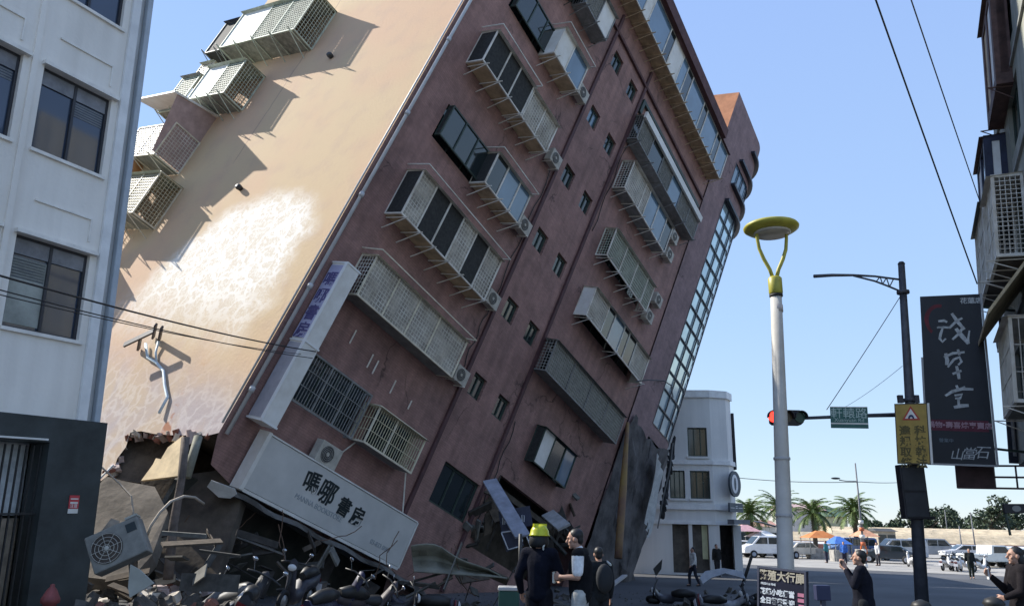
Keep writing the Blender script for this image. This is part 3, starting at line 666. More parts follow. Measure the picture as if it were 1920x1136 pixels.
# ------------------------------------------------------------------ yellow wrapped pole leaning at the tower foot
def CAMP(x, y, d):
    r = rt * ((x - 960) / 1450) + up * ((568 - y) / 1450) + fw
    return Vector((0, 0, 1.75)) + r * (d / r.y)
mb = MB(); base = CAMP(1159, 1046, 34.6); top = CAMP(1177, 792, 36.0)
pts = [base.lerp(top, k / 8) for k in range(9)]
pl = mb; pl.tube(pts, [0.17] * 5 + [.14, .12, .1, .08], 10)
tag(pl.build('leaning_pole', mat('yellow tape', (0.30, 0.20, 0.06), 0.7, 0.6, 1.0, col2=(0.17, 0.09, 0.08)), None), 'yellow and orange wrapped pole leaning against the tilted block beside its round tower', 'pole')

# ------------------------------------------------------------------ signs on the leaning building
def lmat(u, v, c, rot=0):  # text matrix on the facade: x along u, y up v, z outward
    return Matrix(((1, 0, 0, u), (0, 0, -1, -c), (0, 1, 0, v), (0, 0, 0, 1))) @ Matrix.Rotation(rot, 4, 'Z')
sg = thing('shop_sign', 'long pale grey shop sign with black Chinese characters low on the tilted block', 'sign', mw=TM)
sign_face = mat('pale grey sign face', (0.50, 0.49, 0.46), 0.6, 0.12, 1.2, col2=(0.60, 0.585, 0.55))
mb = MB(); mb.box(1.1, 7.75, -0.5, -0.16, 2.42, 3.86); mb.build('board', sign_face, sg, bevel=0.02)
mb = MB(); mb.box(0.98, 1.1, -0.53, -0.1, 2.35, 3.93); mb.box(7.75, 7.8, -0.52, -0.1, 2.4, 3.88); mb.box(1.1, 7.75, -0.52, -0.1, 2.33, 2.41); mb.box(1.1, 7.75, -0.52, -0.1, 3.87, 3.91)
mb.build('frame', white_pan, sg)
ink = mat('black ink', (0.012, 0.02, 0.022), 0.5, 0.2)
for ch, u, v, s_, r_ in (('嗎', 3.05, 3.32, 0.62, 0.1), ('哪', 3.72, 3.28, 0.70, -0.06), ('書', 4.55, 3.17, 0.55, -0.05), ('房', 5.2, 3.12, 0.56, 0.05)):
    text_mesh('lettering', ch, s_, ink, sg, lmat(u, v, 0.505, r_), 0.008, weight=0.012)
text_mesh('small_lettering', 'MANNA BOOKSTORE', 0.2, mat('faded teal ink', (0.28, 0.31, 0.33), 0.6, 0.1), sg, lmat(3.7, 2.85, 0.504), 0.004)
text_mesh('phone_number', '03-833 0000', 0.19, mat('faded teal ink', (0.28, 0.31, 0.33), 0.6, 0.1), sg, lmat(6.6, 2.72, 0.504), 0.004)
vs = thing('vertical_sign', 'tall white box sign with purple characters fixed near the corner of the tilted block', 'sign', mw=TM)
mb = MB(); mb.box(0.45, 0.97, -0.72, -0.08, 4.05, 8.9); mb.build('box', white_pan, vs, bevel=0.02)
mb = MB()
for z in (4.02, 6.35, 8.87): mb.box(0.43, 0.99, -0.74, -0.06, z, z + 0.05)
mb.box(0.42, 0.449, -0.735, -0.64, 4.07, 8.87); mb.build('edge_trim', mat('bright white trim', (0.75, 0.75, 0.73), 0.5, 0.05), vs)
mb = MB(); mb.box(0.44, 0.449, -0.63, -0.1, 6.45, 8.8); mb.build('sign_panel', mat('lilac panel', (0.42, 0.42, 0.58), 0.6, 0.1), vs)
mb = MB(); mb.box(0.44, 0.449, -0.63, -0.1, 4.1, 6.3); mb.build('sign_panel', mat('grey panel', (0.40, 0.39, 0.42), 0.6, 0.15), vs)
pur = mat('deep purple ink', (0.10, 0.09, 0.22), 0.6, 0.1)
for k, ch in enumerate('嗎哪書房'):
    Mx = Matrix(((0, 0, -1, 0.435), (-1, 0, 0, -0.36), (0, 1, 0, 8.3 - k * 0.55), (0, 0, 0, 1)))
    text_mesh('lettering', ch, 0.5, pur, vs, Mx, 0.004, weight=0.01)
mb = MB(); mb.box(0.6, 0.8, -0.10, 0.0, 4.6, 4.75); mb.box(0.6, 0.8, -0.10, 0, 7.6, 7.75); mb.build('bracket', grey_fr, vs)
# crumpled edge canopy under the sign
cn = thing('crushed_canopy', 'dark crumpled canopy edge hanging below the pale shop sign', 'canopy', mw=TM)
mb = MB(); prev = None
for k in range(23):
    u = 0.75 + k * 0.40; v = 2.18 + 0.035 * math.sin(k * 1.3); 
    if u > 8: v += -(u - 8) * 0.12
    q4 = [FB(u, v + 0.06, 0.62 + .05 * math.sin(k)), FB(u, v - 0.06, 0.66), FB(u, v - 0.10, 0.05), FB(u, v + 0.06, 0.0)]
    if prev: mb.hexa([prev[0], prev[1], prev[2], prev[3], q4[0], q4[1], q4[2], q4[3]])
    prev = q4
mb.build('canopy_sheet', mat('dirty canopy metal', (0.09, 0.085, 0.08), 0.6, 0.4, 3), cn)
mb = MB(); mb.box(0.2, 8.2, 0.8, 1.0, -2.0, 2.2); mb.build('shop_front', mat('black shopfront', (0.015, 0.016, 0.013), 0.6, 0.5, 1.2, col2=(0.07, 0.065, 0.05)), cn)

# =================================================================== LEFT BUILDING
LU = Vector((0.44792761, 0.89374449, 0.0241175)); LV = Vector((-0.03042268, -0.01172317, 0.99946837)); LN = Vector((-0.89355208, 0.44842319, -0.02193897))
LM = frame(LU, LN, LV, Vector((-8.49727674, 12.31837603, 8.86621385)))
lb = thing('office_building', 'pale grey-white building with dark recessed windows filling the left edge', 'building', mw=LM)
lwall = wall_mat('grey white paint', (0.84, 0.79, 0.71), (0.64, 0.59, 0.52), 2, None, 1, 0.55)
dk = mat('near black cladding', (0.035, 0.042, 0.042), 0.5, 0.4, 1.5)  # near-black tone of the street level, shared with the arcade back wall
wins = []
for k in range(-3, 2):
    for j in range(-4, 1):
        u0 = j * 1.74; v1 = 0.62 - 3.2 * k; wins.append((u0, u0 + 1.36, v1 - 1.62, v1))
wins_b = [h for h in wins if h[2] > -5.6]
mb = MB(); wall_holes(mb, -9, 1.62, -5.6, 11.5, wins_b, FB, 0.22)
mb.build('facade_wall', lwall, lb, fix=False)
mb = MB(); mb.poly([(1.62, 0, -9.6), (2.07, 0.18, -9.6), (2.07, 0.18, 11.5), (1.62, 0, 11.5)]); mb.poly([(2.07, 0.18, -9.6), (2.07, 10, -9.6), (2.07, 10, 11.5), (2.07, 0.18, 11.5)])
mb.poly([(-9, 0, 11.5), (2.07, 0, 11.5), (2.07, 10, 11.5), (-9, 10, 11.5)]); mb.poly([(-9, 10, -9.6), (2.07, 10, -9.6), (2.07, 10, 11.5), (-9, 10, 11.5)]); mb.poly([(-9, 0, -9.6), (-9, 10, -9.6), (-9, 10, 11.5), (-9, 0, 11.5)])
mb.build('end_wall', mat('blue grey paint', (0.52, 0.52, 0.50), 0.8, 0.15, 1.2), lb, fix=False)
mb = MB(); mb.box(1.5, 1.68, -0.07, -0.001, -5.6, 11.4); mb.build('corner_pilaster', mat('pale blue-white pilaster', (0.74, 0.73, 0.70), 0.7, 0.12, 2), lb, bevel=0.01)
mb = MB(); mb.box(1.86, 1.98, -0.02, 0.10, -9.5, 11.4); mb.build('rain_pipe', mat('grey downpipe', (0.40, 0.44, 0.47), 0.6, 0.1), lb, bevel=0.02)
moul = mat('moulding', (0.78, 0.74, 0.67), 0.8, 0.15)
for h in wins_b:
    f = small_window(*h, FB, lb, glass_mat('office glass', (0.03, 0.045, 0.075), 0.05, 0.9), fr=0.05, frm=mat('dark bronze frame', (0.035, 0.035, 0.04), 0.4, 0.2), mull=1, depth=0.12, fm=0.05)
    p = MB(); p.box(h[0] + 0.05, h[1] - 0.05, h[3] - 0.32, h[3] - 0.05, -0.11, -0.09, F=FB); p.build('transom_light', mat('frosted transom', (0.20, 0.20, 0.21), 0.4, 0.3), f)
    p = MB(); p.box(h[0] - 0.05, h[1] + 0.1, h[3], h[3] + 0.07, 0, 0.10, F=FB); p.build('lintel', moul, f)
    if rnd.random() < .6:
        p = MB(); hh_ = rnd.uniform(.15, .5); x0_ = h[0] + .06 if rnd.random() < .5 else h[0] + .71
        for q_ in range(int(hh_ / .05)): p.box(x0_, x0_ + .58, h[3] - .38 - q_ * .05, h[3] - .345 - q_ * .05, -.118, -.112, F=FB)
        p.build('blind', mat('grey blind', (0.16, 0.17, 0.18), 0.7, 0.2), f)
    p = MB(); p.box(h[0] - 0.03, h[1] + 0.05, h[2] - 0.06, h[2], 0, 0.05, F=FB); p.build('sill', moul, f)
    p = MB(); a0, a1, b1 = h[0] + 0.2, h[1] - 0.07, h[3] + 0.66; p.box(a0, a1, b1, b1 + 0.035, 0.0, 0.03, F=FB); p.box(a1 - 0.03, a1, b1 - 0.42, b1, 0, 0.03, F=FB); p.build('panel_moulding', moul, f)
p = MB()
for v in (0.2, -3.0): p.box(0.1, 1.2, v - 1.1, v - 0.2, -0.5, -0.45, F=FB)
for j in range(-5, 1):
    p = MB(); u = j * 1.74 - 0.19; p.box(u - 0.05, u + 0.05, -5.6, 11.4, 0, 0.04, F=FB); p.build('wall_rib', lwall, lb)
# interior curtain and shelf seen through the lower window
p = MB(); p.box(0.06, 0.68, -4.1, -2.95, -0.119, -0.112, F=FB); p.build('curtain', mat('pale curtain', (0.30, 0.31, 0.27), 0.6, 0.3, 2), lb)
# dark street level with gate opening
mb = MB(); wall_holes(mb, -9, 2.05, -9.6, -5.6, [(-3.2, 1.02, -8.75, -6.02)], lambda a, b_, c: (a, -c - 0.12, b_), 0.5); mb.poly([(-9, -0.12, -5.6), (2.05, -0.12, -5.6), (2.05, 0.1, -5.6), (-9, 0.1, -5.6)])
mb.poly([(2.05, -.12, -9.6), (2.05, .2, -9.6), (2.05, .2, -5.6), (2.05, -.12, -5.6)])
mb.build('street_level_wall', dk, lb, fix=False)
mb = MB(); mb.box(-3.2, 1.1, 0.55, 0.6, -7.2, -6.0); mb.build('bright_backing', mat('pale lit backing', (0.72, 0.74, 0.74), 0.5, 0.25, 5), lb)  # added backing, pale for the lit space behind the gate
mb = MB(); mb.box(-3.2, 1.1, 0.55, 0.6, -8.8, -7.25); mb.build('lower_backing', mat('tan lower backing', (0.42, 0.33, 0.24), 0.6, 0.35, 4), lb)  # tan backing behind the lower gate bars
gate = MB()
for k in range(-20, 9): u = k * 0.118; gate.bar((u, 0.02, -8.7), (u + 0.02, 0.02, -6.08), 0.035, 0.02)
for v in (-7.18, -8.72): gate.bar((-3.2, 0.0, v), (1.0, 0.0, v), 0.06, 0.03)
gate.build('gate_bars', mat('black iron', (0.02, 0.02, 0.02), 0.5, 0.2), lb)
gate = MB(); gate.bar((-3.2, -0.14, -6.03), (0.97, -0.14, -5.98), 0.03, 0.03); gate.build('gate_rail', white_pan, lb)
st_ = thing('red_notice', 'small red and white notice stuck on the dark wall pillar at left', 'notice', mw=LM)
mb = MB(); mb.box(1.50, 1.68, -0.135, -0.123, -7.1, -6.88); mb.build('panel', mat('red notice', (0.5, 0.05, 0.06), 0.5, 0.1), st_)
mb = MB(); mb.box(1.50, 1.68, -0.134, -0.124, -7.18, -7.105); mb.box(1.52, 1.66, -0.139, -0.136, -7.02, -6.99); mb.box(1.52, 1.66, -0.139, -0.136, -6.95, -6.93); mb.build('white_strip', white_pan, st_)
text_mesh('lettering', '注意', 0.07, white_pan, st_, lmat(1.59, -7.06, 0.137), 0.002)

# =================================================================== helper: point at a real distance seen along a photo direction
CAM = Vector((0, 0, 1.75))
def px(x, y, d):
    r = rt * ((x - 960) / 1450) + up * ((568 - y) / 1450) + fw
    return CAM + r * (d / r.y)
def gp(x, d):  # ground point under photo column x at distance d
    p = px(x, 985, d); return Vector((p.x, p.y, gz(p.x, p.y)))

# =================================================================== STREET LAMP (yellow disc)
p0 = px(1475, 1150, 17); p0.z = gz(p0.x, 17); p1 = px(1455, 552, 17)
sl = thing('street_lamp', 'tall white street lamp with a yellow disc head on two curved arms', 'street lamp', (0, 0, 0))
sl.location = p0
def rel(p): return Vector(p) - p0
mb = MB(); mb.tube([rel(p0), rel(p0 + (p1 - p0) * .04), rel(p0 + (p1 - p0) * .041), rel(p0.lerp(p1, .5)), rel(p1)], [0.24, 0.24, 0.175, 0.155, 0.125], 20)
mb.build('pole', mat('dusty white pole', (0.36, 0.34, 0.30), 0.55, 0.18, 1.2, col2=(0.50, 0.48, 0.44), bump=.2), sl)
yel = mat('faded yellow enamel', (0.36, 0.33, 0.05), 0.45, 0.25, 4)
mb = MB(); c_ = rel(p1) + Vector((0.0, 0, -.42)); mb.lathe([(.130, 0), (.131, .16)], 20, c=c_); mb.build('faded_sticker', mat('faded sticker', (0.45, 0.40, 0.37), 0.6, 0.3, 14), sl)
for zz in (2.6, 3.9): mb = MB(); c_ = rel(p0.lerp(p1, zz / 8.0)); mb.lathe([(.172, 0), (.176, .01), (.176, .05), (.172, .06)], 20, c=c_); mb.build('steel_band', mat('grey aluminium', (0.38, 0.38, 0.38), 0.4, 0.15), sl)
k0 = rel(p1); mb = MB(); mb.lathe([(0.13, 0), (0.155, 0.03), (0.155, 0.38), (0.12, 0.42)], 20, c=k0); mb.build('collar', yel, sl)
mb = MB(); mb.lathe([(0.14, -0.06), (0.15, -0.05), (0.15, 0.0)], 20, c=k0); mb.build('dark_band', mat('black rubber', (0.015, 0.015, 0.015), 0.7, 0.2), sl)
for sgn in (-1, 1):
    mb = MB(); q = [k0 + Vector((sgn * a, 0.0, b_)) for a, b_ in ((0.04, 0.38), (0.10, 0.6), (0.22, 0.85), (0.31, 1.1), (0.345, 1.38), (0.35, 1.55))]
    mb.tube(q, [0.045, 0.045, 0.045, 0.042, 0.04, 0.035], 8); mb.build('arm', yel, sl)
mb = MB(); mb.lathe([(0.02, 1.50), (0.25, 1.49), (0.55, 1.55), (0.62, 1.60), (0.63, 1.64), (0.60, 1.68), (0.25, 1.80), (0.01, 1.83)], 40, c=k0); mb.build('lamp_shade', yel, sl)
mb = MB(); mb.lathe([(0.0, 1.455), (0.40, 1.455), (0.42, 1.50), (0.3, 1.52)], 30, c=k0 + Vector((0.02, 0, 0.01))); mb.build('diffuser', mat('frosted diffuser', (0.45, 0.42, 0.36), 0.35, 0.1), sl)

# =================================================================== TRAFFIC POLE
q0 = px(1733, 1190, 20); q0.z = gz(q0.x, 20); q1 = px(1690, 495, 20)
def tr(p): return Vector(p) - q0
tp = thing('traffic_pole', 'tall dark blue-grey pole with a curved truss arm and a horizontal mast arm', 'pole'); tp.location = q0
pole_m = mat('dark slate paint', (0.06, 0.065, 0.08), 0.5, 0.35, 3)
mb = MB(); mb.tube([tr(q0), tr(q0.lerp(q1, .35)), tr(q0.lerp(q1, .6)), tr(q1)], [0.16, 0.14, 0.115, 0.085], 16); mb.build('pole', pole_m, tp)
mb = MB(); mb.tube([tr(q1), tr(q1) + Vector((0, 0, 0.06))], [0.1, 0.06], 12); mb.build('cap', pole_m, tp)
mb = MB(); A = [px(1526, 518, 20), px(1560, 516, 20), px(1600, 516, 20), px(1640, 518, 20), px(1686, 524, 20)]; B_ = [px(1600, 517, 20), px(1640, 527, 20), px(1664, 536, 20), px(1688, 546, 20)]
mb.tube([tr(p) for p in A], [0.05, 0.045, 0.035, 0.03, 0.03], 8); mb.tube([tr(p) for p in B_], 0.026, 6)
for a, b_ in (((1650, 519), (1643, 528)), ((1662, 521), (1655, 533)), ((1676, 522), (1668, 538)), ((1662, 521), (1668, 538)), ((1650, 519), (1655, 533))): mb.tube([tr(px(*a, 20)), tr(px(*b_, 20))], 0.016, 5)
mb.build('truss_arm', pole_m, tp)
mb = MB(); mb.tube([tr(px(1702, 777, 20)), tr(px(1620, 779, 20)), tr(px(1500, 784, 20))], [0.06, 0.05, 0.04], 10); mb.build('mast_arm', pole_m, tp)
mb = MB()
for yy in (548, 750, 762): 
    c = px(1690 + (yy - 495) * 0.061, yy, 20); mb.lathe([(0.13, -0.05), (0.16, -0.04), (0.16, 0.04), (0.13, 0.05)], 12, c=tr(c))
for xx in (1688, 1718): mb.box(*[c for p_ in [tr(px(xx, 748, 19.9))] for c in (p_.x - .06, p_.x + .06, p_.y - .05, p_.y + .05, p_.z - .1, p_.z + .1)])
mb.build('clamp', pole_m, tp)
# signal
sg_c = px(1473, 783, 19.95)
ts = thing('traffic_signal', 'horizontal traffic signal with its red lamp lit at the end of the mast arm', 'traffic signal'); ts.location = sg_c
mb = MB(); prof = [(-.40, -.14), (-.34, -.19), (.34, -.19), (.42, -.12), (.44, 0), (.42, .12), (.34, .19), (-.34, .19), (-.40, .14)]
mb.prism(prof, -0.12, 0.12, lambda a, b_, c: (a, c, b_)); mb.build('housing', mat('black signal housing', (0.02, 0.02, 0.025), 0.5, 0.2), ts, bevel=0.01)
for k, mt_ in enumerate((emit('red lamp', (1.0, 0.035, 0.02), 1.6), mat('unlit amber lens', (0.06, 0.035, 0.01), 0.3, 0.1), mat('unlit green lens', (0.01, 0.05, 0.03), 0.3, 0.1))):
    xk = -0.36 + k * 0.34
    mb = MB(); mb.prism([(xk + .135 * math.cos(t), .135 * math.sin(t)) for t in [2 * math.pi * i / 20 for i in range(20)]], -0.15, -0.125, lambda a, b_, c: (a, c, b_)); mb.build('lens', mt_, ts)
    mb = MB(); r0_, r1_ = .145, .16; arcp = [t for t in [R(-10 + 200 * i / 12) for i in range(13)]]
    mb.prism([(xk + r1_ * math.cos(t), r1_ * math.sin(t)) for t in arcp] + [(xk + r0_ * math.cos(t), r0_ * math.sin(t)) for t in reversed(arcp)], -0.30, -0.124, lambda a, b_, c: (a, c, b_)); mb.build('visor', mat('black signal housing', (0.02, 0.02, 0.025), 0.5, 0.2), ts)
# green street sign
def lvl(tl, d, tr_):
    a, b_ = px(*tl, d), px(*tr_, d); return px(*tr_, d * (a.z - 1.75) / (b_.z - 1.75))
def panel_frame(tl, tr_, bl):
    ax = (tr_ - tl); wd = ax.length; ax.normalize(); az_ = (tl - bl); ht = az_.length; az_.normalize(); ay = az_.cross(ax).normalized(); ax = ay.cross(az_).normalized()
    return frame(ax, ay, az_, bl), wd, ht   # local x right, y away, z up, origin bottom-left
def pmat(x, z, c=0.01): return Matrix(((1, 0, 0, x), (0, 0, -1, -c), (0, 1, 0, z), (0, 0, 0, 1)))
Mf, wd, ht = panel_frame(px(1556, 762, 19.9), lvl((1556, 762), 19.9, (1626, 760)), px(1558, 802, 19.9))
gs = thing('street_name_sign', 'green street name sign with white lettering hanging on the mast arm', 'sign', mw=Mf)
mb = MB(); mb.box(0, wd, -0.015, 0.015, 0, ht); mb.build('panel', mat('sign green', (0.035, 0.12, 0.10), 0.5, 0.15), gs, bevel=0.004)
mb = MB(); mb.box(0.0, wd, -.019, -.016, 0.10, 0.135); mb.box(0, wd, -.019, -.016, ht - .02, ht); mb.build('white_rule', white_pan, gs)
lt = mat('pale green lettering', (0.40, 0.50, 0.46), 0.5, 0.1)
text_mesh('lettering', '軒轅路', 0.29, lt, gs, pmat(wd / 2, ht * 0.66, .018), 0.002)
text_mesh('small_lettering', 'Xuanyuan Rd', 0.13, lt, gs, pmat(wd / 2, ht * 0.37, .018), 0.002)
# orange warning sign
Mf, wd, ht = panel_frame(px(1677, 757, 19.7), lvl((1677, 757), 19.7, (1738, 753)), px(1683, 869, 19.7))
ws = thing('warning_sign', 'orange warning board with a red triangle fixed on the dark pole', 'sign', mw=Mf)
mb = MB(); mb.box(0, wd, -0.02, 0.02, 0, ht); mb.build('panel', mat('amber sign face', (0.36, 0.24, 0.05), 0.5, 0.2, 4), ws, bevel=0.004)
mb = MB(); bt = .02
for q in ((0, wd, 0, bt), (0, wd, ht - bt, ht), (0, bt, bt, ht - bt), (wd - bt, wd, bt, ht - bt)): mb.box(q[0], q[1], -.026, -.021, q[2], q[3])
mb.build('border', mat('dark border', (0.05, 0.045, 0.03), 0.5, 0.2), ws)
mb = MB(); mb.box(wd, wd + 0.05, -0.02, 0.02, 0, ht); mb.build('edge_strip', white_pan, ws)
tri = lambda r, cz, c0, c1, m_, nm: (lambda b2: (b2.prism([(wd / 2 + r * math.cos(R(a)), cz + r * math.sin(R(a)) * 1.0) for a in (90, 210, 330)], c0, c1, lambda a, b_, c: (a, -c, b_)), b2.build(nm, m_, ws)))(MB())
tri(.24, ht - .30, .021, .026, mat('sign red', (0.42, 0.05, 0.03), 0.5, 0.1), 'red_triangle'); tri(.165, ht - .30, .027, .030, white_pan, 'white_triangle')
mb = MB(); ring = [(wd / 2 + .07 * math.cos(t), ht - .385 + .10 * math.sin(t)) for t in [math.pi * i / 10 for i in range(11)]] + [(wd / 2 + .03 * math.cos(t), ht - .385 + .045 * math.sin(t)) for t in [math.pi * (10 - i) / 10 for i in range(11)]]
mb.prism(ring, .031, .034, lambda a, b_, c: (a, -c, b_)); mb.build('symbol', mat('dark blue symbol', (0.02, 0.02, 0.08), 0.5, 0.1), ws)
bkt = mat('brown sign ink', (0.10, 0.075, 0.015), 0.5, 0.2)
for col_, xx in (('科技執法', wd * .74), ('違規取締', wd * .28)):
    for k, ch in enumerate(col_): text_mesh('lettering', ch, .26, bkt, ws, pmat(xx, ht - .70 - k * .265, .024), .002, weight=.008)
# black signal box below
c = px(1711, 922, 19.8)
sb = thing('pedestrian_signal', 'tall black box signal seen from behind, strapped to the dark pole', 'pedestrian signal'); sb.location = c; sb.rotation_euler = (0, R(-.5), 0)
mb = MB(); mb.box(-.31, .31, -.13, .13, -.65, .66); mb.build('housing', mat('black signal housing', (0.02, 0.02, 0.025), 0.5, 0.2), sb, bevel=0.02)
mb = MB(); mb.box(-.27, .27, -.145, -.131, .03, .6); mb.box(-.27, .27, -.145, -.131, -.6, -.03); mb.build('rear_cover', mat('dark grey cover', (0.035, 0.038, 0.045), 0.5, 0.2), sb, bevel=0.006)
mb = MB(); mb.box(.312, .42, -.05, .05, .60, .66); mb.box(.312, .46, -.05, .05, -.66, -.58); mb.build('bracket', mat('black signal housing', (0.02, 0.02, 0.025), 0.5, 0.2), sb)

# =================================================================== BANNER SIGNS AT RIGHT
Mf, wd, ht = panel_frame(px(1725, 556, 22), lvl((1725, 556), 22, (1836, 546)), px(1741, 868, 22))
bs = thing('banner_sign', 'tall black banner sign with brushed white calligraphy and a red arc', 'sign', mw=Mf)
def bxy(x, y):  # photo position -> local on the banner
    t = (y - 551) / (868 - 551); x0 = 1725 + 16 * t; x1 = 1836 + 31 * t
    return ((x - x0) / (x1 - x0) * wd, (1 - t) * ht)
mb = MB(); mb.prism([(0, ht), (0, 0), (wd + .10, 0.03), (wd, ht + .02)], 0, 0.12, lambda a, b_, c: (a, c, b_)); mb.build('panel', mat('black banner', (0.013, 0.016, 0.024), 0.45, 0.3, 1), bs)
mb = MB(); mb.bar((wd + .03, -.02, ht + .02), (wd + .13, -.02, .02), .07, .05); mb.bar((-.03, -.02, ht * .62), (-.02, -.02, -.02), .05, .05); mb.bar((-.02, -.02, -.02), (wd + .12, -.02, .01), .05, .05); mb.build('edge_frame', mat('grey aluminium', (0.38, 0.38, 0.38), 0.4, 0.15), bs)
brush = mat('brushed silver white', (0.50, 0.52, 0.52), 0.5, 0.3, 9)
def strokes(name, lines, m_, thick, parent):
    for ln in lines:
        mb = MB(); pts = [bxy(x, y) for x, y in ln[0]]; th = ln[1] * thick
        n_ = len(pts); L_, R_ = [], []
        for i, p in enumerate(pts):
            a = Vector(pts[max(0, i - 1)]); b_ = Vector(pts[min(n_ - 1, i + 1)]); d = (b_ - a).normalized(); nn = Vector((-d.y, d.x))
            w_ = th * (0.6 + 0.6 * math.sin(math.pi * (i + .5) / n_)) / 2; L_.append(tuple(Vector(p) + nn * w_)); R_.append(tuple(Vector(p) - nn * w_))
        mb.prism(L_ + R_[::-1], .004, .012, lambda a, b_, c: (a, -c, b_)); mb.build(name, m_, parent)
Z = lambda pts, k=1.0: ([(1740 + x * 130 / 615, 540 + y * 240 / 1136) for x, y in pts], k)
strokes('calligraphy', [Z([(95, 290), (150, 285), (175, 300)]), Z([(85, 350), (140, 340), (120, 400), (110, 450), (135, 480), (165, 450)]), Z([(90, 345), (200, 350), (260, 290), (310, 265)]), Z([(215, 220), (270, 300), (330, 370)], 1.3), Z([(225, 460), (290, 400), (320, 340)]), Z([(255, 360), (310, 430), (370, 500)], 1.6), Z([(375, 380), (365, 450), (372, 500)], .7),
    Z([(165, 585), (180, 650), (175, 690)], 1.4), Z([(150, 620), (230, 585), (335, 575)]), Z([(275, 550), (290, 600)]), Z([(185, 710), (240, 640), (290, 620), (310, 660), (280, 690)]), Z([(230, 770), (310, 740)]), Z([(265, 700), (280, 760), (290, 815)], 1.2),
    Z([(265, 870), (280, 905)]), Z([(165, 965), (230, 925), (320, 900), (420, 905)], 1.2), Z([(225, 915), (245, 935)]), Z([(330, 880), (345, 905)]), Z([(250, 960), (320, 950), (300, 985), (255, 985)]), Z([(285, 985), (290, 1050)]), Z([(245, 1065), (310, 1050), (380, 1045)], 1.4)], brush, .062, bs)
Zb = lambda pts, k=1.0: ([(1740 + x * 130 / 1343, 770 + y * 110 / 1136) for x, y in pts], k)
for ch_, x_, y_, s_ in (('山', 1797, 851, .34), ('當', 1821, 849, .36), ('石', 1846, 846, .38)): cx, cz = bxy(x_, y_); text_mesh('calligraphy', ch_, s_, brush, bs, pmat(cx, cz, .008), .002, shear=.25)
mb = MB(); cx, cz = bxy(1762, 600); oa = [(cx + (.34 + .05 * math.sin((i + .5) / 14 * math.pi)) * math.cos(t), cz + .5 * math.sin(t)) for i, t in enumerate([R(75 + i * 11) for i in range(15)])]; ia = [(cx + .27 * math.cos(t), cz + .40 * math.sin(t)) for t in [R(75 + i * 11) for i in range(15)]]
mb.prism(oa + ia[::-1], .002, .003, lambda a, b_, c: (a, -c, b_)); mb.build('red_arc', mat('dull red arc', (0.16, 0.02, 0.03), 0.6, 0.5, 3), bs)
a0, z0 = bxy(1748, 808); a1, z1 = bxy(1858, 788); mb = MB(); mb.box(a0, a1, -.006, -.002, z0, z1); mb.build('red_band', mat('maroon band', (0.13, 0.022, 0.04), 0.6, 0.3, 3), bs)
pk = mat('pink lettering', (0.45, 0.28, 0.32), 0.5, 0.1)
cx, cz = bxy(1803, 798); text_mesh('lettering', '鍋物•壽喜燒專賣店', .19, pk, bs, pmat(cx, cz, .008), .001, weight=.004)
cx, cz = bxy(1821, 563); text_mesh('lettering', '花蓮店', .19, brush, bs, pmat(cx, cz, .006), .001, weight=.004)
cx, cz = bxy(1777, 826); text_mesh('lettering', '營業中', .12, mat('teal lettering', (0.2, 0.26, 0.3), 0.5, 0.1), bs, pmat(cx, cz, .006), .001)
mb = MB(); mb.bar((wd + .05, 0.1, ht * .93), (wd + .9, .6, ht * .93), .06); mb.bar((wd + .1, 0.1, ht * .1), (wd + .9, .6, ht * .1), .06); mb.build('bracket', dark_fr, bs)
Mf, wd, ht = panel_frame(px(1790, 871, 22.6), lvl((1790, 871), 22.6, (1862, 869)), px(1794, 915, 22.6))
b2 = thing('brown_sign', 'blank brown sign box with an open frame below the black banner', 'sign', mw=Mf)
mb = MB(); mb.box(0, wd, -.02, .14, 0, ht); mb.build('box', mat('brown sign face', (0.085, 0.05, 0.05), 0.6, 0.3, 3), b2, bevel=.01)
mb = MB()
for zz in (0.0, .30, ht - .05): mb.box(wd, wd + 1.35, 0, .06, zz, zz + .05)
for xx in (.5, 1.3): mb.box(wd + xx, wd + xx + .04, 0, .06, 0.05, ht)
mb.build('open_frame', mat('brown sign face', (0.085, 0.05, 0.05), 0.6, 0.3, 3), b2)
Mf, wd, ht = panel_frame(px(1881, 944, 16), px(1925, 930, 16), px(1884, 962, 16))
b3 = thing('hanging_sign', 'small dark hanging sign with a pale emblem at the right edge', 'sign', mw=Mf)
mb = MB(); mb.box(0, wd, -.02, .05, 0, ht); mb.build('panel', mat('black signal housing', (0.02, 0.02, 0.025), 0.5, 0.2), b3, bevel=.01)
mb = MB(); mb.prism([(.24 + .09 * math.cos(t), ht * .5 + .06 * math.sin(t)) for t in [2 * math.pi * i / 16 for i in range(16)]], .021, .025, lambda a, b_, c: (a, -c, b_)); mb.build('emblem', grey_fr, b3)
mb = MB(); mb.bar((0.03, .02, 0), (0.05, .02, -.42), .035); mb.build('bracket', dark_fr, b3)

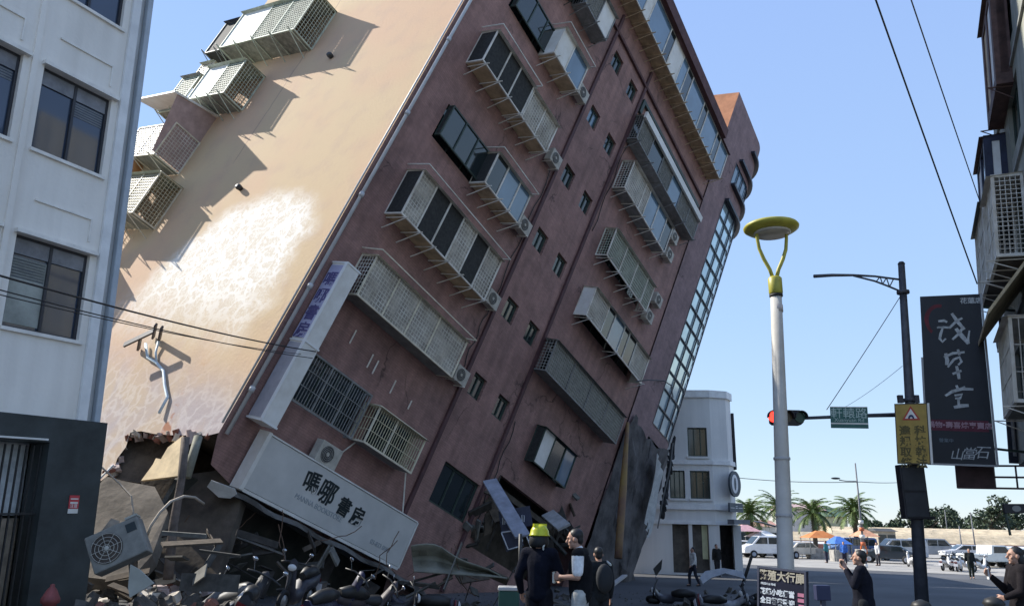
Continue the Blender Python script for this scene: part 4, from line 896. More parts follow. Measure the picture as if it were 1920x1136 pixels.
# =================================================================== RIGHT BUILDING
RM = Matrix.Translation((15.35, 24.2, -.9)) @ Matrix.Rotation(R(4.6), 4, 'Y') @ frame(Vector((-.448, -.894, 0)), Vector((.894, -.448, 0)), Vector((0, 0, 1)), Vector((0, 0, .9)))
rb = thing('shop_house', 'weathered grey building with caged balconies and awnings along the right edge', 'building', mw=RM)
rw = wall_mat('grey green wall', (0.32, 0.32, 0.27), (0.15, 0.16, 0.13), 2, None, 1, 0.9)
rh = [(1.0, 2.6, 12.0, 13.6), (.8, 3.2, 8.9, 11), (3.6, 5.6, 8.9, 11), (3.8, 6, 12.2, 14), (1, 3, 5.2, 7), (4.2, 6.4, 4.6, 6.6), (1.0, 3, 15.2, 16.8), (3.8, 6, 15.2, 16.8)]
mb = MB(); wall_holes(mb, 0, 12, 3.75, 18.5, rh, FB); mb.poly([(0, 0, 3.75), (0, 9, 3.75), (0, 9, 18.5), (0, 0, 18.5)]); mb.poly([(0, 0, 3.75), (12, 0, 3.75), (12, 9, 3.75), (0, 9, 3.75)]); mb.poly([(0, 0, 18.5), (12, 0, 18.5), (12, 9, 18.5), (0, 9, 18.5)])
mb.poly([(12, 0, 3.75), (12, 9, 3.75), (12, 9, 18.5), (12, 0, 18.5)]); mb.poly([(0, 9, 3.75), (12, 9, 3.75), (12, 9, 18.5), (0, 9, 18.5)])
mb.build('facade_wall', rw, rb, fix=False)
for aa in (0.5, 5.5, 11): p = MB(); p.box(aa, aa + .5, 3.4, 3.9, -1.2, 3.745); p.build('arcade_column', rw, rb)
p = MB(); p.box(0, 12, 4.2, 9, -1.2, 3.745); p.build('arcade_back_wall', dk, rb)
for h in rh: small_window(*h, FB, rb, glass_d, mull=1)
brn = mat('rusty brown cladding', (0.10, 0.055, 0.045), 0.7, 0.4, 3)
window_box(FB, rb, 2.6, 5.4, 13.9, 17.4, .42, [(1, 'tan'), (1, 'white')], brn, 'dark', brn, 2, top=brn, t=.35)
window_box(FB, rb, 0.2, 2.9, 11.4, 13.6, .6, [(1, 'white'), (1, 'gdark')], mat('blue black metal', (0.025, 0.03, 0.06), 0.5, 0.3), 'white', dark_in, 2, top=brn, t=.22)
window_box(FB, rb, 0.3, 3.4, 8.7, 11.2, .8, [(1, 'vbars'), (1, 'vbars')], white_fr, 'dark', dark_in, 3, top=dark_fr, t=.09)
window_box(FB, rb, 3.5, 5.6, 8.6, 11.0, .75, [(1, 'vbars'), (1, 'vbars')], white_fr, 'mesh', dark_in, 3, t=.08)
window_box(FB, rb, 4.0, 6.6, 4.5, 6.7, .7, [(1, 'vbars'), (1, 'vbars')], white_fr, 'vbars', mesh_bg, 2, t=.08)
p = MB(); p.hexa([FB(3.4, 8.3, 0), FB(7, 8.3, 0), FB(7, 6.6, 1.15), FB(3.4, 6.6, 1.15), FB(3.4, 8.42, 0), FB(7, 8.42, 0), FB(7, 6.72, 1.15), FB(3.4, 6.72, 1.15)]); p.build('awning', mat('faded beige awning', (0.45, 0.37, 0.24), 0.8, 0.25, 3), rb)
p = MB(); p.box(3.4, 7, 1.15, 1.17, 6.5, 6.68, F=FB); p.build('awning_valance', white_pan, rb)
p = MB(); p.box(-.12, 0.0, -.25, .12, 3.8, 14); p.build('corner_duct', mat('dark duct', (0.03, 0.035, 0.05), 0.6, 0.3), rb)
for z_ in (7.9, 11.6, 14.5): p = MB(); p.box(-.05, 12, -.07, -.002, z_ - .1, z_); p.build('string_course', mat('grey moulding', (0.25, 0.25, 0.23), 0.8, 0.2), rb)
p = MB(); p.tube([(0.15, -.1, 4), (0.15, -.1, 11.5)], .05, 8); p.build('rain_pipe', pipe_m, rb)
for (a_, z_) in ((.4, 7.2), (2.2, 7.3)): ac_unit(FB, rb, a_, z_, .1)

# =================================================================== WHITE CORNER BUILDING
Wc = Vector((6.4, 45.6, -0.95)); We = Vector((11.6, 45.0, -0.95)); ax = (We - Wc).normalized()
WM = frame(ax, Vector((0, 0, 1)).cross(ax), Vector((0, 0, 1)), Wc); Wl = (We - Wc).length
wb = thing('corner_building', 'white three-storey corner building with a rounded corner beyond the tilted block', 'building', mw=WM)
wm = wall_mat('white corner paint', (0.74, 0.72, 0.69), (0.56, 0.55, 0.53), 2, None, 1, 0.5)
wh = [(4.05, 5.15, 6.5, 8.15), (1.5, 2.7, 6.5, 8.15), (4.1, 5.2, 4.15, 5.7), (2.95, 3.8, 4.15, 5.7), (1.0, 2.0, 4.15, 5.7), (3.0, 3.9, .15, 2.75), (4.15, Wl - 1.0 + .75, .15, 2.75) if False else (4.1, 5.0, .15, 2.75)]
wh = [(a - .1, b_ - .1, c_, d_) for a, b_, c_, d_ in wh]
mb = MB(); wall_holes(mb, 0, Wl, 0, 10.3, wh, FB, .3)
arcw = [(Wl + 1.45 * math.sin(R(a)), 1.45 - 1.45 * math.cos(R(a))) for a in (0, 2, 45, 88, 90)]
for i in range(4):
    (x0, y0), (x1, y1) = arcw[i], arcw[i + 1]
    z0 = 2.75 if i in (1, 2) else 0
    mb.poly([(x0, y0, z0), (x1, y1, z0), (x1, y1, 10.15), (x0, y0, 10.15)])
mb.poly([(Wl + 1.45, 1.45, 0), (Wl + 1.45, 10, 0), (Wl + 1.45, 10, 10.15), (Wl + 1.45, 1.45, 10.15)]); mb.poly([(0, 0, 0), (0, 10, 0), (0, 10, 10.3), (0, 0, 10.3)])
mb.poly([(0, 0, 10.3), (Wl, 0, 10.3), (Wl, 10, 10.3), (0, 10, 10.3)]); mb.poly([(0, 10, 0), (Wl + 1.45, 10, 0), (Wl + 1.45, 10, 10.2), (0, 10, 10.2)])
mb.poly([(Wl, 0, 10.15)] + [(x, y, 10.15) for x, y in arcw[1:]] + [(Wl + 1.45, 10, 10.15), (Wl, 10, 10.15)])
mb.build('facade_wall', wm, wb, fix=False)
for h in wh[:5]:
    f = small_window(*h, FB, wb, glass_d, mull=2, fr=.07, depth=.2)
    p = MB(); p.box(h[0] - .1, h[1] + .1, h[2] - .12, h[2], 0, .12, F=FB); p.build('sill', wm, f)
for h in wh[5:]: p = MB(); p.poly([FB(h[0], h[2], -.29), FB(h[1], h[2], -.29), FB(h[1], h[3], -.29), FB(h[0], h[3], -.29)]); p.build('doorway', dark_in, wb)
p = MB(); p.box(4.55, 4.85, .3, .28, .9, 2.7); p.build('yellow_panel', mat('pale yellow panel', (0.6, 0.58, 0.35), 0.6, 0.1), wb)  # plain pale yellow panel standing in the doorway
trim = mat('white trim', (0.78, 0.77, 0.75), 0.7, 0.1)
for z0, z1, o_ in ((6.05, 6.3, .12), (3.55, 3.85, .15), (2.75, 2.95, .10), (9.9, 10.32, .12)):
    p = MB(); p.box(-.05, Wl, -o_, -.002, z0, z1)
    for i in range(4):
        (x0, y0), (x1, y1) = arcw[i], arcw[i + 1]; s0 = 1 + o_ / 1.45
        q = lambda x, y, k: (Wl + (x - Wl) * k, 1.45 + (y - 1.45) * k)
        a_, b_, c_, d_ = q(x0, y0, 1.002), q(x1, y1, 1.002), q(x1, y1, s0), q(x0, y0, s0)
        p.hexa([(*a_, z0), (*b_, z0), (*c_, z0), (*d_, z0), (*a_, z1), (*b_, z1), (*c_, z1), (*d_, z1)])
    p.build('cornice', trim, wb)
p = MB(); q_ = Vector((Wl + 1.12, .25, 5.0)); Rz = Matrix.Rotation(R(52), 4, 'Z')
def CF(a, b_, c): v = Rz @ Vector((a, -c, b_)); return (q_.x + v.x, q_.y + v.y, q_.z + v.z)
p.prism([(.62 * math.cos(t), .72 * math.sin(t)) for t in [2 * math.pi * i / 28 for i in range(28)]], 0.1, .22, CF); em = p.build('round_emblem', mat('dark emblem', (0.06, 0.08, 0.10), 0.5, 0.2), wb)
p = MB(); p.prism([(.34 * math.cos(t) - .08, .52 * math.sin(t)) for t in [2 * math.pi * i / 28 for i in range(28)]], 0.222, .24, CF); p.build('emblem_face', trim, em)
p = MB(); p.prism([(-.08 + .10 * math.cos(t), .35 * math.sin(t)) for t in [2 * math.pi * i / 12 for i in range(12)]], 0.245, .26, CF); p.build('emblem_mark', mat('dark emblem', (0.06, 0.08, 0.10), 0.5, 0.2), em)
p = MB(); p.prism([(-.75, -1.55), (.75, -1.55), (.75, -1.05), (-.75, -1.05)], .1, .2, CF); em2 = p.build('shop_name_panel', mat('dark emblem', (0.06, 0.08, 0.10), 0.5, 0.2), wb)
text_mesh('lettering', '— = —', .42, trim, em2, Matrix.Translation((q_.x, q_.y, q_.z)) @ Rz @ Matrix(((1, 0, 0, 0), (0, 0, -1, -.21), (0, 1, 0, -1.3), (0, 0, 0, 1))), .005)
p = MB(); p.prism([(-.9, -2.2), (.9, -2.2), (.9, -1.95), (-.9, -1.95)], .1, .5, CF); p.build('door_canopy', mat('slate canopy', (0.13, 0.14, 0.16), 0.6, 0.2), wb)
p = MB(); p.box(Wl + 1.5, Wl + 1.65, 1.5, 2.2, 5.9, 9.2); p.build('side_sign', mat('black signal housing', (0.02, 0.02, 0.025), 0.5, 0.2), wb)
for i in (1, 3): p = MB(); x0, y0 = arcw[i]; p.box(x0 - .22, x0 + .22, y0, y0 + .4, 0, 2.74); p.build('corner_column', wm, wb)
p = MB(); p.poly([(Wl, 1.45, 0), (Wl + 1.45, 3.4, 0), (Wl + 1.45, 3.4, 2.74), (Wl, 1.45, 2.74)]); p.build('shop_interior', mat('dim shop interior', (0.10, 0.09, 0.09), 0.8, 0.5, 3), wb)

# =================================================================== PEOPLE
def capsule(mb, a, b_, ra, rb_, n=12, sx=1.0):
    a, b_ = Vector(a), Vector(b_); d = (b_ - a); L_ = d.length
    if L_ < 1e-5: return
    d.normalize(); pts, rs = [], []
    for t in (1.0, .9, .65, .35): pts.append(a - d * ra * t); rs.append(ra * math.sqrt(max(0.0001, 1 - t * t)))
    pts.append(a); rs.append(ra); pts.append(a.lerp(b_, .5)); rs.append((ra + rb_) / 2 * 1.02); pts.append(b_); rs.append(rb_)
    for t in (.35, .65, .9, 1.0): pts.append(b_ + d * rb_ * t); rs.append(rb_ * math.sqrt(max(0.0001, 1 - t * t)))
    mb.tube(pts, rs, n, sx=sx)
def remeshed(mb, name, mt, parent, voxel, smooth=3):
    o = mb.build(name, mt, None); md = o.modifiers.new('r', 'REMESH'); md.mode = 'VOXEL'; md.voxel_size = voxel; md.use_smooth_shade = True
    ms = o.modifiers.new('s', 'SMOOTH'); ms.iterations = smooth; ms.factor = 0.5
    dg = bpy.context.evaluated_depsgraph_get(); me = bpy.data.meshes.new_from_object(o.evaluated_get(dg)); bpy.data.objects.remove(o)
    o2 = bpy.data.objects.new(name, me); COL.objects.link(o2); o2.parent = parent
    return o2
skin_m = mat('skin', (0.42, 0.24, 0.17), 0.55, 0.12, 6, spec=0.4)
hair_m = mat('black hair', (0.012, 0.011, 0.011), 0.5, 0.3, 30)
def person(label, loc, rz, h=1.70, pose=None, top=('black', (0.012, 0.013, 0.018)), sleeves='long', legs=(0.02, 0.02, 0.025), vest=None, hair='short', helmet=None, near=True, skirt=False, group=None, shoe=(0.02, 0.02, 0.02)):
    """local frame: faces +Y, right hand at +X"""
    t = thing('person', label, 'person', loc, rz, group); s = h / 1.72
    J = dict(pel=(0, 0, .94), ch=(0, .0, 1.27), nk=(0, -.01, 1.47), hd=(0, .015, 1.605),
             shR=(.185, 0, 1.42), shL=(-.185, 0, 1.42), elR=(.235, -.02, 1.13), elL=(-.235, -.02, 1.13), wrR=(.245, .06, .88), wrL=(-.245, .06, .88),
             hpR=(.09, 0, .92), hpL=(-.09, 0, .92), knR=(.11, .03, .50), knL=(-.11, .03, .50), anR=(.12, -.02, .09), anL=(-.12, -.02, .09), look=(0, 1, 0))
    J.update(pose or {}); J = {k: Vector(v) * (s if k != 'look' else 1) for k, v in J.items()}
    b = MB(); vx = .009 if near else .03
    C = lambda a, c, ra, rb_, m_=b, sx=1.0: capsule(m_, J[a] if isinstance(a, str) else a, J[c] if isinstance(c, str) else c, ra * s, rb_ * s, 12, sx)
    C('pel', 'ch', .125, .135, sx=1.0); b.ell(J['ch'] + Vector((0, 0, .05 * s)), (.165 * s, .105 * s, .16 * s)); b.ell(J['pel'], (.155 * s, .115 * s, .12 * s))
    C('ch', 'nk', .10, .06); C('nk', 'hd', .052, .055)
    C('shR', 'shL', .062, .062)
    for sd in 'RL':
        C('sh' + sd, 'el' + sd, .056, .041); C('el' + sd, 'wr' + sd, .042, .027); C('hp' + sd, 'kn' + sd, .088, .058); C('kn' + sd, 'an' + sd, .058, .038)
        C('an' + sd, J['an' + sd] + Vector((0, .13 * s, -.045 * s)), .04, .035)
    # head: cranium, jaw, nose, brow, ears, chin
    lk = J['look'].normalized(); rx = lk.cross(Vector((0, 0, 1))).normalized(); uz = rx.cross(lk)
    hd = J['hd']; HF = lambda x, y, z: hd + (rx * x + lk * y + uz * z) * s
    he = MB(); he.ell((0, -.012, .025), (.076, .096, .098), 16, 12); he.ell((0, .018, -.045), (.058, .07, .068), 14, 10); he.ell((0, .062, -.095), (.028, .022, .02))
    capsule(he, (0, .088, .012), (0, .108, -.022), .010, .016, 8); he.ell((0, .08, .032), (.05, .018, .012)); he.ell((0, .082, -.055), (.026, .014, .012))
    for sx_ in (-1, 1): he.ell((sx_ * .078, -.008, -.005), (.012, .02, .032)); he.ell((sx_ * .045, .058, -.02), (.022, .02, .02))
    b.v += [tuple(HF(*q)) for q in he.v]; off = len(b.v) - len(he.v); b.f += [tuple(i + off for i in f) for f in he.f]; b.sm += he.sm
    # hands: palm, four unequal curled fingers, thumb from the side of the palm
    for sd, sg_ in (('R', 1), ('L', -1)):
        w_, e_ = J['wr' + sd], J['el' + sd]; d = (w_ - e_).normalized(); side = Vector((0, 1, 0)) if abs(d.z) > .7 else Vector((0, 0, 1)); side = (side - d * side.dot(d)).normalized(); nrm = d.cross(side) * sg_
        pc = w_ + d * .05 * s; 
        for k in range(4):
            o_ = side * (.033 - .022 * k) * s; capsule(b, w_ + o_ * .6, w_ + d * .088 * s + o_, .014 * s, .012 * s, 8)
            ln = (.030, .035, .033, .026)[k] * s; p0_ = w_ + d * .088 * s + o_; p1_ = p0_ + d * ln - nrm * .006 * s; p2_ = p1_ + d * ln * .7 - nrm * ln * .55; p3_ = p2_ + d * ln * .25 - nrm * ln * .6
            capsule(b, p0_, p1_, .0095 * s, .009 * s, 8); capsule(b, p1_, p2_, .009 * s, .008 * s, 8); capsule(b, p2_, p3_, .008 * s, .0075 * s, 8)
        q0_ = w_ + d * .025 * s + side * .025 * s; q1_ = q0_ + d * .035 * s + side * .032 * s - nrm * .012 * s; q2_ = q1_ + d * .028 * s + side * .006 * s - nrm * .01 * s
        capsule(b, q0_, q1_, .013 * s, .0105 * s, 8); capsule(b, q1_, q2_, .0105 * s, .009 * s, 8)
    remeshed(b, 'body', skin_m, t, vx, 2 if near else 1)
    if near:
        for sx_ in (-1, 1):
            e = MB(); e.ell((0, 0, 0), (.011, .008, .006), 8, 6, F=lambda x, y, z: HF(x + sx_ * .031, y + .086, z + .008)); e.build('eye', mat('eye', (0.03, 0.02, 0.015), 0.2, 0.1), t)
    vx2 = .014 if near else .035
    # trousers
    tr_ = MB(); tr_.ell(J['pel'], (.172 * s, .132 * s, .13 * s))
    for sd in 'RL': capsule(tr_, J['hp' + sd], J['kn' + sd], .103 * s, .078 * s); capsule(tr_, J['kn' + sd], J['an' + sd] + Vector((0, 0, .03 * s)), .078 * s, .066 * s)
    remeshed(tr_, 'trousers', mat('trousers %.2f %.2f %.2f' % legs, legs, 0.95, 0.3, 8, .4, spec=.12), t, vx2)
    for sd in 'RL':
        sh_ = MB(); a_ = J['an' + sd]; capsule(sh_, a_ + Vector((0, -.03 * s, -.045 * s)), a_ + Vector((0, .15 * s, -.055 * s)), .045 * s, .04 * s); remeshed(sh_, 'shoe', mat('shoe %.2f' % shoe[0], shoe, 0.5, 0.2), t, vx2)
    # top
    tp_ = MB(); cloth = mat(top[0] + ' cloth', top[1], 0.95, 0.3, 9, .4, spec=.12)
    tp_.ell(J['ch'] + Vector((0, 0, .03 * s)), (.195 * s, .135 * s, .20 * s)); capsule(tp_, J['pel'] + Vector((0, 0, .03 * s)), J['ch'], .152 * s, .16 * s); tp_.ell(J['pel'] + Vector((0, 0, -.02 * s)), (.185 * s, .145 * s, .12 * s))
    capsule(tp_, J['shR'], J['shL'], .085 * s, .085 * s); capsule(tp_, J['ch'] + Vector((0, 0, .1 * s)), J['nk'] + Vector((0, 0, -.02 * s)), .11 * s, .07 * s)
    if skirt: capsule(tp_, J['pel'], (J['knR'] + J['knL']) / 2 + Vector((0, 0, .08 * s)), .17 * s, .19 * s)
    sl_ = tp_ if not vest else MB()
    for sd in 'RL':
        if sleeves == 'long': capsule(sl_, J['sh' + sd], J['el' + sd], .078 * s, .062 * s); capsule(sl_, J['el' + sd], J['el' + sd].lerp(J['wr' + sd], .93), .062 * s, .044 * s)
        else: capsule(sl_, J['sh' + sd], J['sh' + sd].lerp(J['el' + sd], .75), .082 * s, .073 * s)
    if vest:
        capsule(sl_, J['ch'] + Vector((0, 0, .1 * s)), J['nk'] + Vector((0, 0, 0)), .09 * s, .066 * s)
        remeshed(tp_, 'vest', mat(vest[0] + ' vest', vest[1], 0.95, 0.3, 9, .4, spec=.12), t, vx2); remeshed(sl_, 'shirt', cloth, t, vx2)
    else: remeshed(tp_, 'jacket', cloth, t, vx2)
    # hair / helmet
    hh = MB()
    def HE(c, r): hh.ell(c, r, 16, 12)
    if hair in ('short', 'long'):
        HE((0, -.03, .05), (.084, .095, .088)); 
        if hair == 'long': HE((0, -.06, -.05), (.085, .06, .14)); HE((0, -.075, -.17), (.08, .045, .12))
        else: HE((0, -.065, -.01), (.07, .05, .07))
        hv = MB(); hv.v = [tuple(HF(*q)) for q in hh.v]; hv.f = hh.f; hv.sm = hh.sm; remeshed(hv, 'hair', hair_m, t, .011 if near else .03)
    if helmet:
        hv = MB(); prof = [(.001, .195), (.045, .188), (.085, .165), (.112, .115), (.122, .06), (.135, .045)]
        hv.lathe(prof[::-1], 24, F=lambda x, y, z: HF(x, y * 1.12 - .01, z)); ho = hv.build('helmet', mat('helmet yellow', helmet, 0.35, 0.25, 8), t)
        hv = MB(); hv.box(-.015, .015, -.12, .11, .16, .20, F=HF); hv.build('helmet_ridge', mat('helmet yellow', helmet, 0.35, 0.25, 8), ho)
        hv = MB(); hv.lathe([(.105, -.10), (.125, -.06), (.128, -.02), (.120, .03), (.112, .05)], 20, F=lambda x, y, z: HF(x, y * 1.1 - .02, z)); hv.build('neck_guard', mat('black neck guard', (0.012, 0.012, 0.012), 0.7, 0.2), ho)
    t['_J'] = 0; del t['_J']
    return t, J, HF
def W2(t, v): return Matrix.Translation(t.location) @ Matrix.Rotation(t.rotation_euler[2], 4, 'Z') @ Vector(v)

f_loc = gp(1012, 10.8)
ff, Jf, HFf = person('firefighter seen from behind in black uniform and yellow helmet', f_loc, R(-25), 1.72, dict(wrL=(-.30, .10, .92), elL=(-.28, -.05, 1.14), elR=(.27, .08, 1.16), wrR=(.18, .30, 1.10), look=(.45, 1, 0.0)), top=('navy black', (0.008, 0.009, 0.016)), legs=(0.012, 0.012, 0.016), hair=None, helmet=(0.50, 0.50, 0.02))
mb = MB(); mb.tube([HFf(-.10, .02, -.02), HFf(-.11, -.06, -.10), HFf(-.05, -.09, -.14)], .012, 6); mb.tube([HFf(.10, .02, .0), HFf(.115, -.05, -.10), HFf(.09, -.02, -.16), HFf(.12, .02, -.2)], .013, 6); mb.build('chin_strap', mat('pale strap', (0.5, 0.5, 0.45), 0.7, 0.1), ff)
v_loc = gp(1088, 10.6)
vm, Jv, HFv = person('man in black vest over a white short-sleeved shirt, facing left with his hands raised to his waist', v_loc, R(75), 1.74, dict(hd=(0, .075, 1.60), nk=(0, .02, 1.47), elR=(.22, -.02, 1.14), wrR=(.12, .22, 1.12), elL=(-.22, 0, 1.15), wrL=(-.10, .24, 1.14), look=(-.1, 1, -.12)), top=('white shirt', (0.8, 0.78, 0.78)), sleeves='short', vest=('black', (0.010, 0.010, 0.012)), legs=(0.42, 0.41, 0.38))
vm['label'] = 'man in black vest and white short sleeves facing left, hands at his waist'
k = thing('notepad', 'small pale notepad held by the man in the black vest', 'notepad', W2(vm, (0, .34, 1.14)), R(75))
mb = MB(); mb.box(-.06, .06, -.01, .01, -.07, .07); mb.build('cover', mat('cream card', (0.5, 0.47, 0.38), 0.7, 0.1), k); mb = MB(); mb.box(-.055, .055, .0101, .018, -.065, .065); mb.build('pages', white_pan, k)
n_loc = gp(1122, 13.0)
nm, Jn, _ = person('person in dark jacket standing behind the man in the black vest', n_loc, R(20), 1.55, dict(look=(.3, 1, 0)), top=('charcoal', (0.018, 0.02, 0.022)), legs=(0.02, 0.022, 0.025))
bpk = thing('backpack', 'dark backpack with a pale strap worn by the person behind the vested man', 'backpack', W2(nm, (0, -.20, 1.1)), R(20))
mb = MB(); mb.ell((0, 0, 0), (.15, .09, .22)); mb.build('bag', mat('dark bag cloth', (0.015, 0.017, 0.02), 0.8, 0.3), bpk); mb = MB(); mb.tube([(.12, .02, .2), (.14, .18, .24), (.13, .3, .1), (.12, .28, -.1), (.12, .05, -.15)], .02, 6); mb.build('strap', mat('pale strap', (0.5, 0.5, 0.45), 0.7, 0.1), bpk)
r_loc = gp(1606, 12.7)
rm, Jr, _ = person('man in long black coat raising a phone with both hands, in front of the road', r_loc, R(62), 1.66, dict(elR=(.20, .12, 1.20), wrR=(.07, .23, 1.44), elL=(-.20, .10, 1.19), wrL=(-.06, .22, 1.42), look=(0, 1, .1)), top=('black coat', (0.010, 0.011, 0.018)), legs=(0.02, 0.02, 0.03), skirt=True)
ph = thing('phone', 'phone held up by the man in the black coat', 'phone', W2(rm, (.01, .27, 1.47)), R(62)); mb = MB(); mb.box(-.08, .08, -.006, .006, -.04, .04); mb.build('case', mat('black ink', (0.012, 0.02, 0.022), 0.5, 0.2), ph, bevel=.003); mb = MB(); mb.box(-.074, .074, -.0085, -.0065, -.036, .036); mb.build('screen', glass_d, ph)
w_loc = gp(1896, 12.0)
wm_, Jw, _ = person('woman with long dark hair photographing with a phone at the right edge', w_loc, R(80), 1.78, dict(elR=(.20, .10, 1.12), wrR=(.08, .34, 1.32), elL=(-.20, .06, 1.14), wrL=(-.10, .25, 1.05), look=(0, 1, .05)), top=('black wool', (0.014, 0.012, 0.014)), legs=(0.03, 0.028, 0.03), hair='long', skirt=True)
ph2 = thing('phone', 'phone held upright by the long-haired woman', 'phone', W2(wm_, (.04, .40, 1.40)), R(80)); mb = MB(); mb.box(-.038, .038, -.006, .006, -.08, .08); mb.build('case', mat('pale phone case', (0.6, 0.6, 0.6), 0.4, 0.1), ph2, bevel=.003); mb = MB(); mb.box(-.035, .035, -.0085, -.0065, -.075, .075); mb.build('screen', glass_d, ph2)
far = [((1297, 37), 95, 'person in white top and dark trousers walking past the white corner building', (0.55, 0.53, 0.5), (0.03, 0.03, 0.04)),
       ((1341, 44), 200, 'person in black standing in the doorway of the white corner building', (0.02, 0.02, 0.02), (0.03, 0.03, 0.03)),
       ((1810, 47), 160, 'person in dark clothes walking on the sunlit paving by the parked motorbikes', (0.025, 0.03, 0.03), (0.03, 0.035, 0.03)),
       ((1578, 62), 150, 'person in bright blue jacket by the orange stall', (0.05, 0.14, 0.45), (0.03, 0.03, 0.05)),
       ((1545, 64), 40, 'person in teal shirt beside the orange stall', (0.05, 0.18, 0.20), (0.03, 0.03, 0.05)),
       ((1615, 60), 10, 'person in orange vest near the striped lamp post', (0.5, 0.14, 0.05), (0.05, 0.05, 0.08)),
       ((1640, 61), 100, 'person in white shirt beside the dark parked car', (0.55, 0.55, 0.55), (0.04, 0.04, 0.05)),
       ((1710, 63), 250, 'person in pale blue shirt left of the parked motorbikes', (0.30, 0.38, 0.5), (0.03, 0.04, 0.10))]
for (x_, d_), rz_, lb_, c1, c2 in far:
    l_ = gp(x_, d_); sw = .18 if 'walking' in lb_ else .03
    person(lb_, l_, R(rz_), 1.68, dict(knR=(.1, sw, .5), anR=(.11, sw * .9, .09), knL=(-.1, -.3 * sw, .5), anL=(-.11, -sw * 1.2, .10), wrR=(.25, -sw, .9), wrL=(-.25, sw, .92)), top=('far %.2f %.2f' % (c1[0], c1[2]), c1), legs=c2, near=False)

# =================================================================== SCOOTERS
def scooter(label, loc, rz, tilt=0, pitch=0, col=(0.03, 0.03, 0.035), group='motor scooters crushed under the sign', plate=True):
    t = thing('motor_scooter', label, 'scooter', loc, rz, group); t.rotation_euler = (tilt, pitch, rz)
    body_m = mat('scooter paint %.2f %.2f' % (col[0], col[2]), col, 0.55, 0.3, 5, coat=.15); bk = mat('black plastic', (0.018, 0.018, 0.018), 0.5, 0.2)
    for xw in (-.62, .64):
        mb = MB(); ringp = []
        for k in range(25): a = 2 * math.pi * k / 24; ringp.append((xw + .205 * math.cos(a), 0, .25 + .205 * math.sin(a)))
        mb.tube(ringp, .05, 8, cap=False); wl = mb.build('wheel', mat('tyre rubber', (0.015, 0.015, 0.015), 0.8, 0.2), t)
        mb = MB(); mb.lathe([(.02, -.05), (.15, -.03), (.16, 0), (.15, .03), (.02, .05)], 14, F=lambda x, y, z: (xw + x, z, .25 + y)); mb.build('rim', mat('wheel rim', (0.3, 0.3, 0.3), 0.35, 0.2, metal=.6), wl)
    mb = MB(); sect = [(-.85, .62, .10), (-.7, .58, .15), (-.4, .55, .17), (-.1, .5, .15), (.0, .32, .14), (.3, .30, .13), (.40, .42, .12), (.47, .72, .10), (.52, .95, .09)]
    rows = []
    for x, z, hw in sect: rows.append([(x, -hw, z), (x, -hw * .9, z + .12), (x, 0, z + .17), (x, hw * .9, z + .12), (x, hw, z), (x, hw * .6, z - .12), (x, -hw * .6, z - .12)])
    base = 0
    for r_ in rows: mb.v += r_
    for i in range(len(rows) - 1):
        for j in range(7): a = i * 7 + j; b_ = i * 7 + (j + 1) % 7; mb.f.append((a, b_, b_ + 7, a + 7)); mb.sm.append(True)
    mb.f.append(tuple(range(7))); mb.sm.append(False); mb.f.append(tuple(len(mb.v) - 7 + j for j in range(7))); mb.sm.append(False)
    mb.build('body', body_m, t)
    mb = MB(); mb.tube([(-.8, 0, .76), (-.55, 0, .80), (-.3, 0, .78), (-.05, 0, .72)], [.09, .13, .14, .08], 10, sx=1.0); mb.build('seat', bk, t)
    mb = MB(); mb.tube([(.64, 0, .25), (.56, 0, .6), (.48, 0, .98)], .035, 8); mb.build('steering_column', bk, t)
    mb = MB(); mb.tube([(.38, -.34, 1.0), (.46, -.15, 1.03), (.47, .15, 1.03), (.38, .34, 1.0)], .02, 8); hb = mb.build('handlebar', bk, t)
    for sy in (-1, 1):
        mb = MB(); mb.tube([(.43, sy * .22, 1.02), (.42, sy * .30, 1.18)], .009, 5); mb.ell((.42, sy * .31, 1.22), (.015, .055, .038)); mb.build('mirror', mat('mirror glass', (0.35, 0.36, 0.38), 0.15, 0.05, metal=.9), t)
    mb = MB(); mb.ell((.55, 0, .93), (.05, .10, .07)); mb.build('headlight', mat('lamp glass', (0.6, 0.6, 0.58), 0.15, 0.05), t)
    mb = MB(); mb.box(-.9, -.86, -.10, .10, .56, .64); mb.build('tail_lamp', mat('red lens', (0.12, 0.008, 0.008), 0.2, 0.1), t)
    mb = MB(); mb.tube([(-.9, 0, .35), (-.66, 0, .52), (-.4, 0, .45)], [.04, .09, .05], 8); mb.build('mudguard', bk, t)
    if plate: mb = MB(); mb.box(-.935, -.92, -.13, .13, .36, .52); mb.build('number_plate', mat('number plate', (0.6, 0.6, 0.62), 0.5, 0.1), t)
    return t
def sg_(x, d, dz=0): p = gp(x, d); p.z += dz; return p
scooter('dark scooter on its side with a pale number plate, lowest left of the pile', sg_(455, 14.6, -.12), R(100), R(25), R(0), (0.02, 0.02, 0.025))
scooter('dark scooter upright with two mirrors catching light, in the middle of the pile', sg_(565, 17.6, .05), R(-100), R(-8), 0, (0.035, 0.035, 0.045))
scooter('scooter leaning left with its white plate up, right of the mirrored one', sg_(625, 16.5, -.1), R(60), R(30), R(-8), (0.02, 0.02, 0.05))
scooter('scooter tipped sideways below the middle of the pale sign', sg_(672, 17.3, -.1), R(50), R(38), R(5), (0.05, 0.04, 0.045))
scooter('scooter lying flat below the right half of the pale sign', sg_(735, 18.2, .0), R(15), R(62), 0, (0.03, 0.028, 0.03))
scooter('scooter lying on its side nearest the crumpled metal sheet', sg_(800, 18.6, .0), R(170), R(-60), 0, (0.03, 0.03, 0.05))
scooter('toppled scooter lying among debris at the left of the pile', sg_(395, 15.6, .0), R(140), R(55), R(10), (0.10, 0.10, 0.10))
